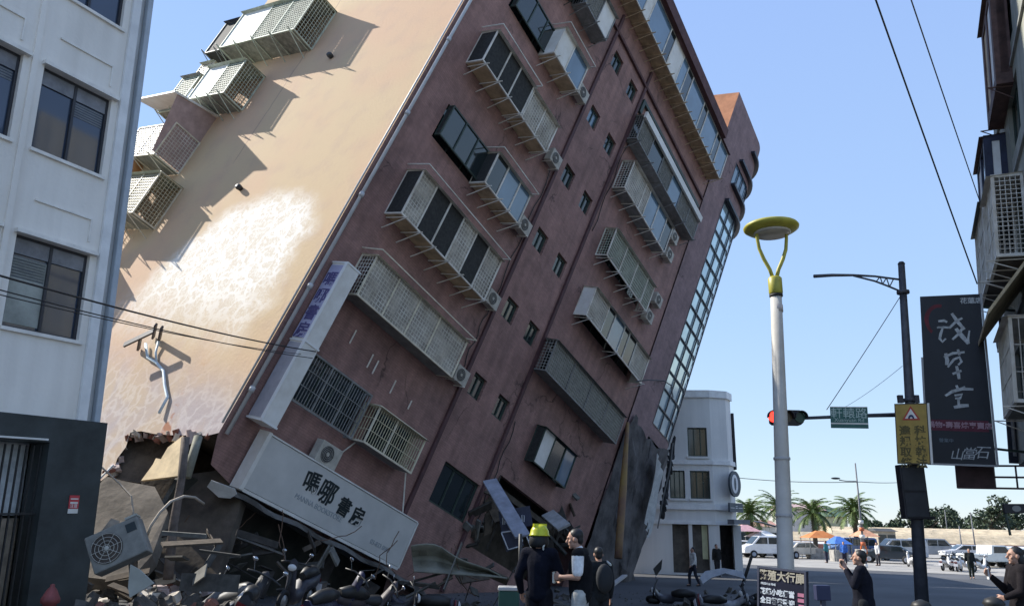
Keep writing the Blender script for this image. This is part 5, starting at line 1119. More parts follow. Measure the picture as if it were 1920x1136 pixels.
scooter('silver scooter wreck lying on the road in front of the white corner building', sg_(1340, 25.5, .0), R(10), R(62), 0, (0.30, 0.31, 0.34), 'wrecked scooters on the road')
scooter('dark scooter wreck on the road beside the silver wreck', sg_(1382, 26.5, .0), R(200), R(-55), 0, (0.04, 0.045, 0.06), 'wrecked scooters on the road')
scooter('small dark scooter wreck nearest the foot of the round tower', sg_(1258, 27.5, .0), R(160), R(-58), 0, (0.05, 0.05, 0.06), 'wrecked scooters on the road')

# =================================================================== RUBBLE AND DEBRIS
def chunk(name, label, cat, c, size, mt, seed, group=None, rot=(0, 0, 0), sub=2):
    bm = bmesh.new(); bmesh.ops.create_cube(bm, size=1.0)
    bmesh.ops.subdivide_edges(bm, edges=bm.edges, cuts=sub, use_grid_fill=True)
    for v in bm.verts:
        q = v.co.copy(); d = noise.noise(q * 1.7 + Vector((seed * 3.1, seed, 0))); v.co = Vector((q.x * size[0], q.y * size[1], q.z * size[2])) * (1 + d * .55)
        v.co += Vector((noise.noise(q * 4 + Vector((seed, 0, 9))), noise.noise(q * 4 + Vector((0, seed, 5))), noise.noise(q * 4 + Vector((3, 0, seed))))) * min(size) * .25
    me = bpy.data.meshes.new(name); bm.to_mesh(me); bm.free(); me.materials.append(mt); o = bpy.data.objects.new(name, me); COL.objects.link(o)
    o.location = c; o.rotation_euler = rot; return tag(o, label, cat, group)
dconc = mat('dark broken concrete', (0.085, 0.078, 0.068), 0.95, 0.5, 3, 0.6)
def spot(x, y, d): return px(x, y, d)
rc = random.Random(3)
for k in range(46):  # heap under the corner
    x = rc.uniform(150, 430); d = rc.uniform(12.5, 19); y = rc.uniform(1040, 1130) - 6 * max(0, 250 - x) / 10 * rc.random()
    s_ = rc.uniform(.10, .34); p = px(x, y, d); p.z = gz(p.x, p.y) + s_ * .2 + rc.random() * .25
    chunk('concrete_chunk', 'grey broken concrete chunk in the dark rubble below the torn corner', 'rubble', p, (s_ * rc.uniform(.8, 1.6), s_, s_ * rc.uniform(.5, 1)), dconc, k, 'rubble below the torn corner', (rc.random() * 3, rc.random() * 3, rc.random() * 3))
# large slabs of the collapsed storey
def slab_px(name, label, cat, pts, d, th, mt, tilt=0, group=None):
    P = [px(x, y, d + tilt * (y - pts[0][1]) / 100) for x, y in pts]; mb = MB(); n_ = len(P); c = sum(P, Vector()) / n_
    Q = [p - c for p in P]; nrm = (Q[1] - Q[0]).cross(Q[2] - Q[0]).normalized(); 
    if nrm.y > 0: nrm = -nrm
    mb.v = [tuple(p) for p in Q] + [tuple(p - nrm * th) for p in Q]; mb.f = [tuple(range(n_)), tuple(range(2 * n_ - 1, n_ - 1, -1))] + [(i, (i + 1) % n_, n_ + (i + 1) % n_, n_ + i) for i in range(n_)]; mb.sm = [False] * len(mb.f)
    o = mb.build(name, mt); o.location = c; return tag(o, label, cat, group)
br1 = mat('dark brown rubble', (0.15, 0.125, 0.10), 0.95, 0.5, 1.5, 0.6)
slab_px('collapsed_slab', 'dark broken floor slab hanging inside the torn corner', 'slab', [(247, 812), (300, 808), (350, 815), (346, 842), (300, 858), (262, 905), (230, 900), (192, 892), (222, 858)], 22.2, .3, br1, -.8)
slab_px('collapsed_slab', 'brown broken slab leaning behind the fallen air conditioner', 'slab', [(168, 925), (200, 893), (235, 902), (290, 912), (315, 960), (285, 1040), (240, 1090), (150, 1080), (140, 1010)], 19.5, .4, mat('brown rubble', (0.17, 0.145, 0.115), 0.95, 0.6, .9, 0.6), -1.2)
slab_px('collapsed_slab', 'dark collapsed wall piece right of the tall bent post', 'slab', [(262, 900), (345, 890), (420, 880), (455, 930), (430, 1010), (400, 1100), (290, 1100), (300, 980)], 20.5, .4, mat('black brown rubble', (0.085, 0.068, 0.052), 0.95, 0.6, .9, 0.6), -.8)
for k in range(70):
    x = rc.uniform(860, 1430); d = rc.uniform(22, 34) if x > 1000 else rc.uniform(18, 24); p = gp(x, d); s_ = rc.uniform(.05, .24)
    chunk('rubble_piece', 'small grey rubble piece on the road along the foot of the tilted block', 'rubble', p + Vector((0, 0, s_ * .2)), (s_ * rc.uniform(.8, 2.5), s_, s_ * rc.uniform(.3, .8)), dconc, 100 + k, 'rubble along the foot', (rc.random(), rc.random(), rc.random() * 3), 1)
# litter of fine debris
mb = MB()
for k in range(1400):
    x = rc.uniform(120, 1450); d = rc.uniform(12, 33); p = gp(x, d); s_ = rc.uniform(.015, .06); a = rc.random() * 6
    q = [p + Vector((s_ * math.cos(a + i * 2.1) * rc.uniform(.6, 1.4), s_ * math.sin(a + i * 2.1), .012)) for i in range(3)]; t_ = p + Vector((0, 0, s_ * .8 + .012))
    for i in range(3): mb.poly([q[i], q[(i + 1) % 3], t_])
tag(mb.build('debris', dconc), None, None, kind='stuff')
# added panel, cream for the sunlight that falls on an inner wall
mb = MB(); mb.prism([(1.81, 1.64), (1.72, 2.1), (1.75, 2.27), (1.52, 2.29), (1.52, 2.62), (1.19, 3.01), (.62, 2.6), (.34, 2.08)], .03, .11, FA)
mb.build('sun_patch_panel', mat('sun patch cream', (0.66, 0.52, 0.32), 0.85, 0.2, 3), bld)['label'] = 'cream panel standing in for sunlight on the inner wall'
slab_px('white_panel', 'pale triangular board standing in the rubble below the fallen unit', 'board', [(244, 1058), (262, 1068), (288, 1093), (243, 1120), (240, 1100)], 11.2, .03, mat('pale board', (0.36, 0.35, 0.30), 0.8, 0.15, 3))
slab_px('torn_sheet', 'torn white sheet curling from the left end of the pale shop sign', 'sheet', [(388, 912), (396, 900), (440, 916), (444, 926), (432, 934), (410, 932)], 19.6, .02, mat('dirty white sheet', (0.50, 0.50, 0.48), 0.8, 0.2), .6)
slab_px('concrete_edge', 'pale torn concrete strip along the lower edge of the sunlit wall', 'rubble', [(290, 812), (345, 800), (395, 805), (392, 792), (340, 786), (285, 800)], 21.3, .15, mat('pink plaster', (0.45, 0.36, 0.33), 0.9, 0.3, 4))
# crumpled greenish metal sheet (curved shell)
cs = MB(); NXX = 12
for i in range(NXX + 1):
    t = i / NXX; xt = 770 + 175 * t
    ytop = 1022 + (0 if t < .3 else (t - .3) / .7 * 62) - 4 * math.sin(t * 9); ybot = 1072 + 12 * t; ybot = max(ybot, ytop + 3)
    for j in range(6):
        v = j / 5; d = 18.6 + 1.1 * math.sin(v * 2.2) + .5 * t + .12 * math.sin(i * 1.9); cs.v.append(tuple(px(xt + 6 * v, ytop + (ybot - ytop) * v, d - 1.1 * v)))
for i in range(NXX):
    for j in range(5): a = i * 6 + j; cs.f.append((a, a + 6, a + 7, a + 1)); cs.sm.append(j % 2 == 0)
o = cs.build('crumpled_sheet', mat('green grey sheet', (0.17, 0.165, 0.13), 0.75, 0.25, 2), fix=False); sd_ = o.modifiers.new('solid', 'SOLIDIFY'); sd_.thickness = .03
tag(o, 'crumpled grey-green metal sheet wedged beneath the right end of the pale shop sign', 'metal sheet')
# fallen AC unit
ACM = Matrix.Translation(px(217, 1020, 11.3)) @ Matrix.Rotation(R(12), 4, 'Z') @ Matrix.Rotation(R(-27), 4, 'Y') @ Matrix.Rotation(R(-12), 4, 'X')
au = thing('fallen_air_conditioner', 'dirty beige outdoor air conditioner fallen at an angle in the rubble', 'air conditioner', mw=ACM)
acm = mat('dirty beige casing', (0.20, 0.19, 0.165), 0.7, 0.3, 4)
mb = MB(); mb.box(-.36, .36, 0, .28, -.27, .27); mb.build('casing', acm, au, bevel=.02)
mb = MB(); mb.prism([(-.12 + .21 * math.cos(t), .21 * math.sin(t)) for t in [2 * math.pi * i / 24 for i in range(24)]], .002, .012, lambda a, b_, c: (a, -c, b_)); mb.build('fan_opening', mat('rusty dark grille', (0.06, 0.045, 0.035), 0.8, 0.4), au)
mb = MB()
for r_ in (.05, .10, .15, .20): mb.tube([(-.12 + r_ * math.cos(2 * math.pi * i / 24), -.02, r_ * math.sin(2 * math.pi * i / 24)) for i in range(25)], .004, 4, cap=False)
for k in range(8): a = k * math.pi / 4; mb.tube([(-.12, -.02, 0), (-.12 + .21 * math.cos(a), -.02, .21 * math.sin(a))], .004, 4)
mb.ell((-.12, -.02, 0), (.035, .012, .035)); mb.build('grille', mat('ac casing', (0.45, 0.44, 0.40), 0.6, 0.2, 5), au)
mb = MB(); mb.box(.18, .31, -.008, .0, .08, .20); mb.build('label_plate', mat('black ink', (0.012, 0.02, 0.022), 0.5, 0.2), au)
mb = MB(); mb.box(.2, .36, .003, .2, .271, .30); mb.build('bent_corner', mat('pale board', (0.36, 0.35, 0.30), 0.8, 0.15, 3), au)
# post, cables, pipes
def simple_tube(name, label, cat, pts, r, mt, n=8): mb = MB(); mb.tube(pts, r, n); return tag(mb.build(name, mt), label, cat)
simple_tube('bent_post', 'tall bent grey-brown post standing in front of the torn corner', 'post', [px(348, 820, 17.6), px(340, 900, 17.5), px(325, 985, 17.3), px(315, 1085, 17.1)], [.10, .09, .10, .11], mat('muddy post', (0.13, 0.105, 0.09), 0.9, 0.4, 4, .4), 8)
simple_tube('short_post', 'pale leaning post piece beside the tall bent post', 'post', [px(372, 818, 18.4), px(350, 895, 18.1)], .1, mat('grey green timber', (0.20, 0.20, 0.16), 0.9, 0.3, 4), 6)
simple_tube('torn_cable', 'pale cable arching from the rubble over the bent post', 'cable', [px(275, 1005, 16.5), px(283, 985, 16.5), px(300, 960, 16.6), px(320, 940, 16.8), px(345, 930, 17), px(365, 932, 17.4), px(382, 944, 17.8)], .03, mat('pale cable', (0.38, 0.33, 0.27), 0.8, 0.2), 6)
simple_tube('thin_rope', 'thin white rope crossing the left of the torn hollow', 'rope', [px(176, 862, 18), px(200, 884, 18), px(226, 908, 18), px(246, 930, 17.8), px(252, 975, 17.6)], .022, mat('pale cable', (0.38, 0.33, 0.27), 0.8, 0.2), 5)
simple_tube('thin_pipe', 'thin white pipe leaning against the left edge of the torn hollow', 'pipe', [px(166, 920, 17.5), px(182, 902, 17.8), px(212, 872, 18.4)], .025, mat('dirty white sheet', (0.50, 0.50, 0.48), 0.8, 0.2), 5)
# torn boards, panels and bars filling the void below the sign
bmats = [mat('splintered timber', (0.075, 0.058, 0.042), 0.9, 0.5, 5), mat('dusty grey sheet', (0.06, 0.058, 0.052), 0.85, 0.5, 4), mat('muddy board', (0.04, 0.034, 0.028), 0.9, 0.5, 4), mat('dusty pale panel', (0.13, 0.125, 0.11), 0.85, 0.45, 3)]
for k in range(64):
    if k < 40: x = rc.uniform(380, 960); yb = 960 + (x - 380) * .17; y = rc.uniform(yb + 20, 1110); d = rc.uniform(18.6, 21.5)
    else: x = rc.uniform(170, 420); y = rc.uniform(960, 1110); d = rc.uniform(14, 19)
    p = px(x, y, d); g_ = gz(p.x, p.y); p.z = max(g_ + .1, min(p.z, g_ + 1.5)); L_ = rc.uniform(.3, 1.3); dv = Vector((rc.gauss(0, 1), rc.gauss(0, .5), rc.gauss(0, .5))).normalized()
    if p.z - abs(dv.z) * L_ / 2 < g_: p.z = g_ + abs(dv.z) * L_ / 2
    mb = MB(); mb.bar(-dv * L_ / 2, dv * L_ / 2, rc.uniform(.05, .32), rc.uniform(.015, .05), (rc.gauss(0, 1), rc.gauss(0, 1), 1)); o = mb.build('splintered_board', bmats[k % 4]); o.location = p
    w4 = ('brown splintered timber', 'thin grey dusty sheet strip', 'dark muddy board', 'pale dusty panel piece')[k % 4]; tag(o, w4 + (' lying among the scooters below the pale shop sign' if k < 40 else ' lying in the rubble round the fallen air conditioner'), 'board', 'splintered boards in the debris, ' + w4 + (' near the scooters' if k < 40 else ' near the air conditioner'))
for k in range(16):
    x = rc.uniform(250, 950); yb = 900 + max(0, x - 400) * .2; p = px(x, yb + rc.uniform(20, 90), rc.uniform(19, 21)); pts = [p]; dv = Vector((rc.gauss(0, .5), 0, -1)).normalized()
    for i in range(6): dv = (dv + Vector((rc.gauss(0, .4), rc.gauss(0, .3), rc.gauss(0, .25)))).normalized(); pts.append(pts[-1] + dv * rc.uniform(.12, .25))
    c0_ = pts[0].copy(); mb = MB(); mb.tube([q - c0_ for q in pts], .011, 5); o = mb.build('bent_rebar', mat('rusty rebar', (0.12, 0.07, 0.045), 0.8, 0.3)); o.location = c0_
    tag(o, 'bent rusty reinforcing bar dangling below the crushed ground floor', 'rebar', 'bent bars in the debris')
# broken pieces jammed in the ruined entrance
for k in range(40):
    x = rc.uniform(905, 1165); y = rc.uniform(940, 1045); p = px(x, y, 33.0 if x > 1050 else 28.0); v_ = TM.inverted() @ p
    p = TM @ Vector((v_.x, rc.uniform(-.5, .6), max(v_.z, .35 * v_.x - .8))); L_ = rc.uniform(.3, 1.4); dv = (Vector((rc.gauss(0, 1), rc.gauss(0, .3), rc.gauss(0, 1)))).normalized()
    p.z = max(p.z, gz(p.x, p.y) + L_ * .4); mb = MB(); mb.bar(-dv * L_ / 2, dv * L_ / 2, rc.uniform(.06, .4), rc.uniform(.03, .12), (rc.gauss(0, 1), 1, rc.gauss(0, 1))); o = mb.build('broken_piece', bmats[(k * 7) % 4]); o.location = p
    w4 = ('brown timber', 'grey sheet', 'dark muddy', 'pale panel')[(k * 7) % 4]; w5 = 'small' if L_ < .8 else 'long'; tag(o, w5 + ' ' + w4 + ' piece jammed in the ruined entrance behind the people', 'board', 'broken pieces in the ruined entrance, ' + w5 + ' ' + w4)
# shards of plaster and brick clinging to the torn edge of the side wall, and fallen below it
edge_ = [(0.4, 3.2), (1.0, 3.1), (1.9, 2.95), (2.6, 2.86), (3.3, 2.82), (3.75, 2.7), (3.62, 1.95), (3.45, 1.6), (3.78, 1.2), (3.7, 0.8), (3.5, 0.5)]
sm_ = [mat('pink plaster', (0.45, 0.36, 0.33), 0.9, 0.3, 4), mat('pale dusty plaster', (0.48, 0.43, 0.36), 0.9, 0.3, 4), mat('broken red brick', (0.24, 0.10, 0.07), 0.9, 0.3, 5)]
for k in range(44):
    a_, b_ = edge_[k % 10], edge_[k % 10 + 1]; t_ = rc.random(); q = TM @ Vector((rc.uniform(-.08, .22), a_[0] + (b_[0] - a_[0]) * t_, a_[1] + (b_[1] - a_[1]) * t_ + rc.uniform(-.12, .06))); s_ = rc.uniform(.06, .2)
    chunk('plaster_shard', ('pink plaster', 'pale plaster', 'red brick')[k % 3] + ' shard clinging to the torn lower edge of the sunlit wall', 'rubble', q, (s_ * rc.uniform(.8, 2), s_, s_ * rc.uniform(.4, 1)), sm_[k % 3], 500 + k, 'shards on the torn edge, ' + ('pink', 'pale', 'red')[k % 3], (rc.random() * 3, rc.random() * 3, rc.random() * 3), 1)
for k in range(40):
    p = gp(rc.uniform(165, 420), rc.uniform(13, 20)); s_ = rc.uniform(.07, .26)
    chunk('plaster_lump', ('pink', 'pale', 'brick red')[k % 3] + ' lump fallen in the rubble round the bent post', 'rubble', p + Vector((0, 0, s_ * .3 + rc.random() * .35)), (s_ * rc.uniform(.8, 1.8), s_, s_ * rc.uniform(.5, 1)), sm_[k % 3], 600 + k, 'lumps round the bent post, ' + ('pink', 'pale', 'red')[k % 3], (rc.random() * 3, rc.random() * 3, rc.random() * 3), 1)
# fire hydrant
hy = thing('fire_hydrant', 'faded red fire hydrant at the bottom left beside the dark wall pillar', 'hydrant', gp(118, 11.2)); hz = 0.0; rd = mat('faded hydrant red', (0.22, 0.055, 0.05), 0.6, 0.3, 5)
mb = MB(); mb.lathe([(.13, 0), (.13, .06), (.085, .08), (.085, .55), (.12, .57), (.12, .62), (.10, .66), (.06, .74), (.03, .77), (.03, .80), (.001, .81)], 18); mb.build('barrel', rd, hy)
for a in (0, 90, 180): mb = MB(); d_ = Vector((math.cos(R(a)), -math.sin(R(a)), 0)); mb.tube([d_ * .07 + Vector((0, 0, .45)), d_ * .16 + Vector((0, 0, .45))], .045, 10); mb.tube([d_ * .16 + Vector((0, 0, .45)), d_ * .185 + Vector((0, 0, .45))], .06, 8); mb.build('outlet', mat('brown brass', (0.18, 0.12, 0.09), 0.5, 0.3), hy)
# grey-blue plank and navy boards
pk0, pk1 = px(918, 900, 20.2), px(980, 1005, 18.4); mb = MB(); mb.bar(pk0, pk1, .36, .05, (0.3, -1, 0)); tag(mb.build('fallen_plank', mat('blue grey plank', (0.20, 0.21, 0.25), 0.6, 0.25, 4)), 'long blue-grey plank leaning from the ruined entrance behind the firefighter', 'plank')
mb = MB(); mb.bar(px(1027, 962, 21), px(1058, 988, 20), .35, .06, (0, -1, .4)); tag(mb.build('broken_board', mat('pale grey board', (0.25, 0.25, 0.25), 0.8, 0.3)), 'short pale broken board lying between the firefighter and the vested man', 'board')
mb = MB(); mb.bar(px(1145, 1098, 19), px(1172, 1078, 20.5), .12, .04); tag(mb.build('metal_strip', mat('grey aluminium', (0.38, 0.38, 0.38), 0.4, 0.15)), 'thin pale metal strip on the road right of the vested man', 'metal strip')
navy = mat('navy board', (0.012, 0.016, 0.04), 0.5, 0.4); wl = mat('white tubing', (0.45, 0.47, 0.5), 0.5, 0.1)
for (lb_, tl, tr_, bl, d) in (('crooked navy sign board with a bent white outline, lower of two behind the firefighter', (938, 996), (972, 990), (950, 1034), 18.9), ('crooked navy sign board with broken white letters, upper of two behind the firefighter', (934, 958), (994, 955), (940, 995), 19.4)):
    Mf, wd, ht = panel_frame(px(*tl, d), px(*tr_, d), px(*bl, d)); sb_ = thing('fallen_sign', lb_, 'sign', mw=Mf)
    mb = MB(); mb.box(0, wd, 0, .05, 0, ht); mb.build('panel', navy, sb_)
    if 'outline' in lb_: mb = MB(); mb.tube([(.02, -.02, ht - .03), (.05, -.03, .04), (wd * .7, -.04, .02), (wd, -.03, .12), (wd * .95, -.02, ht - .1), (.02, -.02, ht - .03)], .018, 6); mb.build('white_outline', wl, sb_); mb = MB(); mb.tube([(wd + .12, -.02, ht - .3), (wd + .14, -.02, -.2), (wd + .25, -.02, -.3), (wd + .42, -.02, -.22), (wd + .46, -.02, .12)], .02, 6); mb.build('bent_tube', wl, sb_)
    else:
        for k, (a, b_) in enumerate(((.08, .3), (.3, .2), (.5, .35), (.68, .25))): mb = MB(); mb.tube([(wd * a, -.02, ht * b_), (wd * (a + .03), -.02, ht * (b_ + .35)), (wd * (a + .10), -.02, ht * (b_ + .3)), (wd * (a + .06), -.02, ht * b_)], .013, 5); mb.build('broken_letter', wl, sb_)
simple_tube('thin_pole', 'thin dark pole standing just left of the firefighter', 'pole', [px(976, 1000, 13), px(974, 1110, 13)], .03, mat('black iron', (0.02, 0.02, 0.02), 0.5, 0.2), 8)
bn = thing('green_bin', 'dark green litter bin with a pale lid left of the firefighter', 'bin', gp(957, 16.2)); mb = MB(); mb.box(-.2, .2, -.2, .2, 0, .72); mb.build('bin_body', mat('bin green', (0.015, 0.06, 0.045), 0.6, 0.2), bn, bevel=.02)
mb = MB(); mb.box(-.22, .22, -.22, .22, .722, .79); mb.build('lid', mat('grey aluminium', (0.38, 0.38, 0.38), 0.4, 0.15), bn, bevel=.02)
simple_tube('bent_pole', 'dark bent pole sticking up from the wreckage on the road', 'pole', [px(1409, 1043, 26), px(1402, 1066, 26), px(1391, 1100, 26)], .05, mat('black iron', (0.02, 0.02, 0.02), 0.5, 0.2), 8)
slab_px('sheet_metal', 'curved pale panel lying over the road wreckage', 'panel', [(1312, 1082), (1322, 1070), (1355, 1064), (1392, 1070), (1398, 1084), (1360, 1074), (1335, 1082), (1318, 1094)], 25, .05, mat('silver panel', (0.30, 0.32, 0.35), 0.4, 0.2, 4), -1.2)
slab_px('dark_sheet', 'dark sheet propped up near the foot of the round tower', 'sheet', [(1225, 1066), (1242, 1048), (1240, 1066), (1230, 1080)], 27, .05, mat('black plastic', (0.018, 0.018, 0.018), 0.5, 0.2))
# torn wires hanging from the tower foot
for (lb_, pts) in (('dark torn cable hanging left of the white corner building', [(1262, 830), (1256, 880), (1244, 930), (1233, 990)]), ('thin loop of cable hanging across the tower column', [(1192, 715), (1215, 712), (1245, 714), (1258, 722), (1262, 745)])):
    simple_tube('torn_cable', lb_, 'cable', [px(x, y, 34) for x, y in pts], .03, mat('grey cable', (0.14, 0.14, 0.14), 0.7, 0.2), 5)
# rubble fringe black edge at tower foot
for k in range(12):
    y = 828 + k * 12; x = 1263 - 1.9 * k; chunk('torn_cladding', 'black torn cladding shred at the edge of the crushed tower foot', 'cladding', px(x, y, 38.5 - k * .09), (.13, .2, .50), mat('black torn edge', (0.02, 0.02, 0.022), 0.8, 0.4), 300 + k, 'torn cladding at the tower foot', (0, R(15), k))

# =================================================================== NOTICE BOARD
Mf, wd, ht = panel_frame(px(1421, 1060, 10), lvl((1421, 1060), 10, (1512, 1066)), px(1421, 1190, 10))
nb = thing('notice_board', 'black framed notice board with gold heading and white Chinese lines at the bottom edge', 'notice board', mw=Mf)
mb = MB(); mb.box(0, wd, 0, .04, 0, ht); mb.build('panel', mat('black navy board', (0.008, 0.009, 0.022), 0.4, 0.3, 2), nb)
mb = MB(); b_ = .025
for q in ((0, wd, ht - b_, ht), (0, wd, 0, b_), (0, b_, b_, ht - b_), (wd - b_, wd, b_, ht - b_)): mb.box(q[0], q[1], -.015, -.001, q[2], q[3])
mb.build('frame', mat('slate frame', (0.05, 0.055, 0.08), 0.4, 0.2), nb)
for xx in (.06, wd - .06): mb = MB(); mb.box(xx - .015, xx + .015, .01, .04, -.42, 0); mb.build('leg', mat('slate frame', (0.05, 0.055, 0.08), 0.4, 0.2), nb)
gold = mat('dull gold lettering', (0.36, 0.33, 0.26), 0.5, 0.2, 9); wht = mat('white lettering', (0.50, 0.55, 0.60), 0.5, 0.1)
text_mesh('heading', '繁殖大行庫', .125, gold, nb, pmat(wd / 2, ht - .10, .006), .002, weight=.003)
text_mesh('small_lettering', 'FRESH & FINE', .035, wht, nb, pmat(.15, ht - .195, .006), .001, weight=.001)
text_mesh('lettering', '花蓮小吃便當', .078, wht, nb, pmat(wd * .41, ht - .285, .006), .001, weight=.003)
text_mesh('lettering', '全日營業歡迎', .078, wht, nb, pmat(wd * .41, ht - .385, .006), .001, weight=.003)
pkk = mat('pink stamp', (0.42, 0.16, 0.24), 0.5, 0.2)
for zz in (.27, .33): mb = MB(); mb.box(wd - .115, wd - .035, -.006, -.002, ht - zz - .02, ht - zz + .02); mb.build('pink_stamp', pkk, nb)
mb = MB(); mb.box(wd - .105, wd - .035, -.006, -.002, ht - .46, ht - .375); mb.build('pink_stamp', pkk, nb)
bx = thing('junction_box', 'small dark blue box on the pavement edge right of the notice board', 'box', gp(1531, 11.5)); zc = px(1531, 1110, 11.5).z - bx.location.z
mb = MB(); mb.box(-.10, .10, -.06, .06, zc - .10, zc + .10); mb.build('case', mat('dark blue case', (0.025, 0.03, 0.07), 0.5, 0.2), bx, bevel=.01); mb = MB(); mb.box(-.03, .03, -.03, .03, 0, zc - .1); mb.build('stand', mat('slate frame', (0.05, 0.055, 0.08), 0.4, 0.2), bx)
for (x, d, lb_) in ((1843, 9.5, 'dark tip of a bollard in the bottom right corner'), (1710, 9.5, 'dark low post head at the bottom edge left of the other bollard')):
    c = gp(x, d); z_ = px(x, 1122 if x > 1800 else 1128, d).z; mb = MB(); mb.lathe([(.08, 0), (.08, z_ - c.z - .1), (.12, z_ - c.z - .05), (.09, z_ - c.z), (.02, z_ - c.z + .03)], 14); o = mb.build('bollard', mat('black plastic', (0.018, 0.018, 0.018), 0.5, 0.2)); o.location = c; tag(o, lb_, 'bollard')

# =================================================================== WIRES
wire = mat('black cable', (0.02, 0.02, 0.02), 0.6, 0.1)
def sag(a, b_, s_, n_=14): return [a.lerp(b_, i / n_) - Vector((0, 0, s_ * 4 * (i / n_) * (1 - i / n_))) for i in range(n_ + 1)]
def wireobj(label, a, b_, s_, r): mb = MB(); mb.tube(sag(a, b_, s_), r, 5); tag(mb.build('overhead_wire', wire), label, 'wire')
wireobj('upper overhead wire crossing from the office building to the vertical sign', px(-60, 500, 9), TW(.9, -.75, 6.3), .1, .016)
wireobj('middle overhead wire crossing from the office building to the vertical sign', px(-60, 528, 9), TW(.9, -.75, 6.1), .1, .010)
wireobj('lowest overhead wire crossing from the office building to the vertical sign', px(-60, 538, 9), TW(.5, -.75, 6.0), .1, .008)
wireobj('left overhead wire coming down from the top right to the banner', px(1610, -90, 13), px(1832, 532, 22), .05, .020)
wireobj('right overhead wire coming down from the top right to the shop house', px(1688, -60, 13), px(1842, 392, 24), .05, .015)
wireobj('slanting guy wire from the truss arm down to the mast arm', px(1688, 556, 20), px(1550, 768, 20), .02, .010)
wireobj('faint thin wire running left from the dark pole', px(1692, 686, 20), px(1560, 775, 30), .1, .006)
wireobj('distant wire behind the palms left of the striped lamp post', px(1380, 895, 75), px(1614, 903, 75), .2, .03)
wireobj('distant wire right of the striped lamp post', px(1614, 903, 75), px(1700, 903, 90), .1, .03)

# =================================================================== PALMS
frond_m = mat('palm frond', (0.09, 0.135, 0.035), 0.6, 0.45, 1.2); trunk_m = mat('palm trunk', (0.11, 0.085, 0.06), 0.9, 0.4, 5, .5)
def palm(label, loc, h, seed, cr=2.6):
    r_ = random.Random(seed); t = thing('palm_tree', label, 'palm tree', loc, 0, 'palms along the quay')
    mb = MB(); mb.tube([(0, 0, -.1), (.03, 0, h * .3), (.02, .02, h * .7), (0, 0, h)], [.28, .22, .20, .26], 10); mb.build('trunk', trunk_m, t)
    mb = MB()
    for k in range(46):
        a = k * 2.399 + r_.random() * .4; el = R(78) - R(105) * (k / 46) + r_.uniform(-.12, .12); L_ = cr * r_.uniform(.85, 1.12); d = Vector((math.cos(a), math.sin(a), 0))
        pts = []; p = Vector((0, 0, h)); e = el
        for i in range(11): pts.append(p.copy()); p += (d * math.cos(e) + Vector((0, 0, math.sin(e)))) * L_ / 10; e -= R(6.5) + R(1.0) * i * .4
        mb.tube(pts, [.03 * (1 - i / 11) + .006 for i in range(11)], 3, cap=False)
        sd_ = d.cross(Vector((0, 0, 1)))
        for i in range(1, 11):
            for hf in (0, .5):
                q = pts[i] if hf == 0 or i == 10 else pts[i].lerp(pts[i + 1 if i < 10 else i], .5); tg = (pts[min(10, i)] - pts[i - 1]).normalized(); wl_ = .62 * math.sin(math.pi * (i + 1.2) / 12.5) * cr / 2.6
                for sg2 in (-1, 1):
                    tip = q + sd_ * sg2 * wl_ * .8 + tg * wl_ * .55 + Vector((0, 0, -wl_ * r_.uniform(.15, .5))); w_ = tg * .062
                    mb.poly([q - w_, q + w_, tip])
    mb.build('crown', frond_m, t, fix=False); return t
for k, (x, yb, yc, d, cr, lb_) in enumerate(((1408, 1036, 962, 80, 2.4, 'palm tree farthest left, next to the white corner building'), (1462, 1036, 952, 84, 2.7, 'palm tree directly behind the white street lamp pole'), (1526, 1040, 962, 78, 2.45, 'palm tree right of the street lamp pole with a full green crown'), (1603, 1045, 958, 74, 2.3, 'palm tree beside the striped lamp post'))):
    b_ = gp(x, d); b_.z = -.9; palm(lb_, b_, px(x, yc, d).z + .9, 20 + k, cr)

# =================================================================== BROADLEAF TREES BEYOND THE WALL
leaf_m = mat('far foliage', (0.045, 0.065, 0.035), 0.8, 0.5, .6)
def tree(label, loc, h, w_, seed, group='trees beyond the harbour wall'):
    r_ = random.Random(seed); t = thing('tree', label, 'tree', loc, 0, group)
    mb = MB(); mb.tube([(0, 0, 0), (.1, 0, h * .3), (0, .1, h * .6)], [.3, .24, .12], 8)
    for k in range(5): a = r_.random() * 6.3; mb.tube([(0, 0, h * (.3 + .05 * k)), (w_ * .3 * math.cos(a), w_ * .3 * math.sin(a), h * (.55 + .05 * k))], [.12, .05], 5)
    mb.build('trunk', trunk_m, t); mb = MB()
    cl = [(r_.gauss(0, w_ * .27), r_.gauss(0, w_ * .27), h * r_.uniform(.42, .92), r_.uniform(.5, 1.1) * w_ * .2) for _ in range(16)]
    for (cx, cy, cz, cr_) in cl:
        for _ in range(70):
            v = Vector((r_.gauss(0, 1), r_.gauss(0, 1), r_.gauss(0, .8))).normalized() * cr_ * r_.uniform(.5, 1.05); p = Vector((cx, cy, cz)) + v; s_ = r_.uniform(.14, .34)
            a = Vector((r_.gauss(0, 1), r_.gauss(0, 1), r_.gauss(0, 1))).normalized() * s_; b_ = Vector((r_.gauss(0, 1), r_.gauss(0, 1), r_.gauss(0, 1))).normalized() * s_
            mb.poly([p - a, p + b_, p + a, p - b_])
    mb.build('crown', leaf_m, t, fix=False)
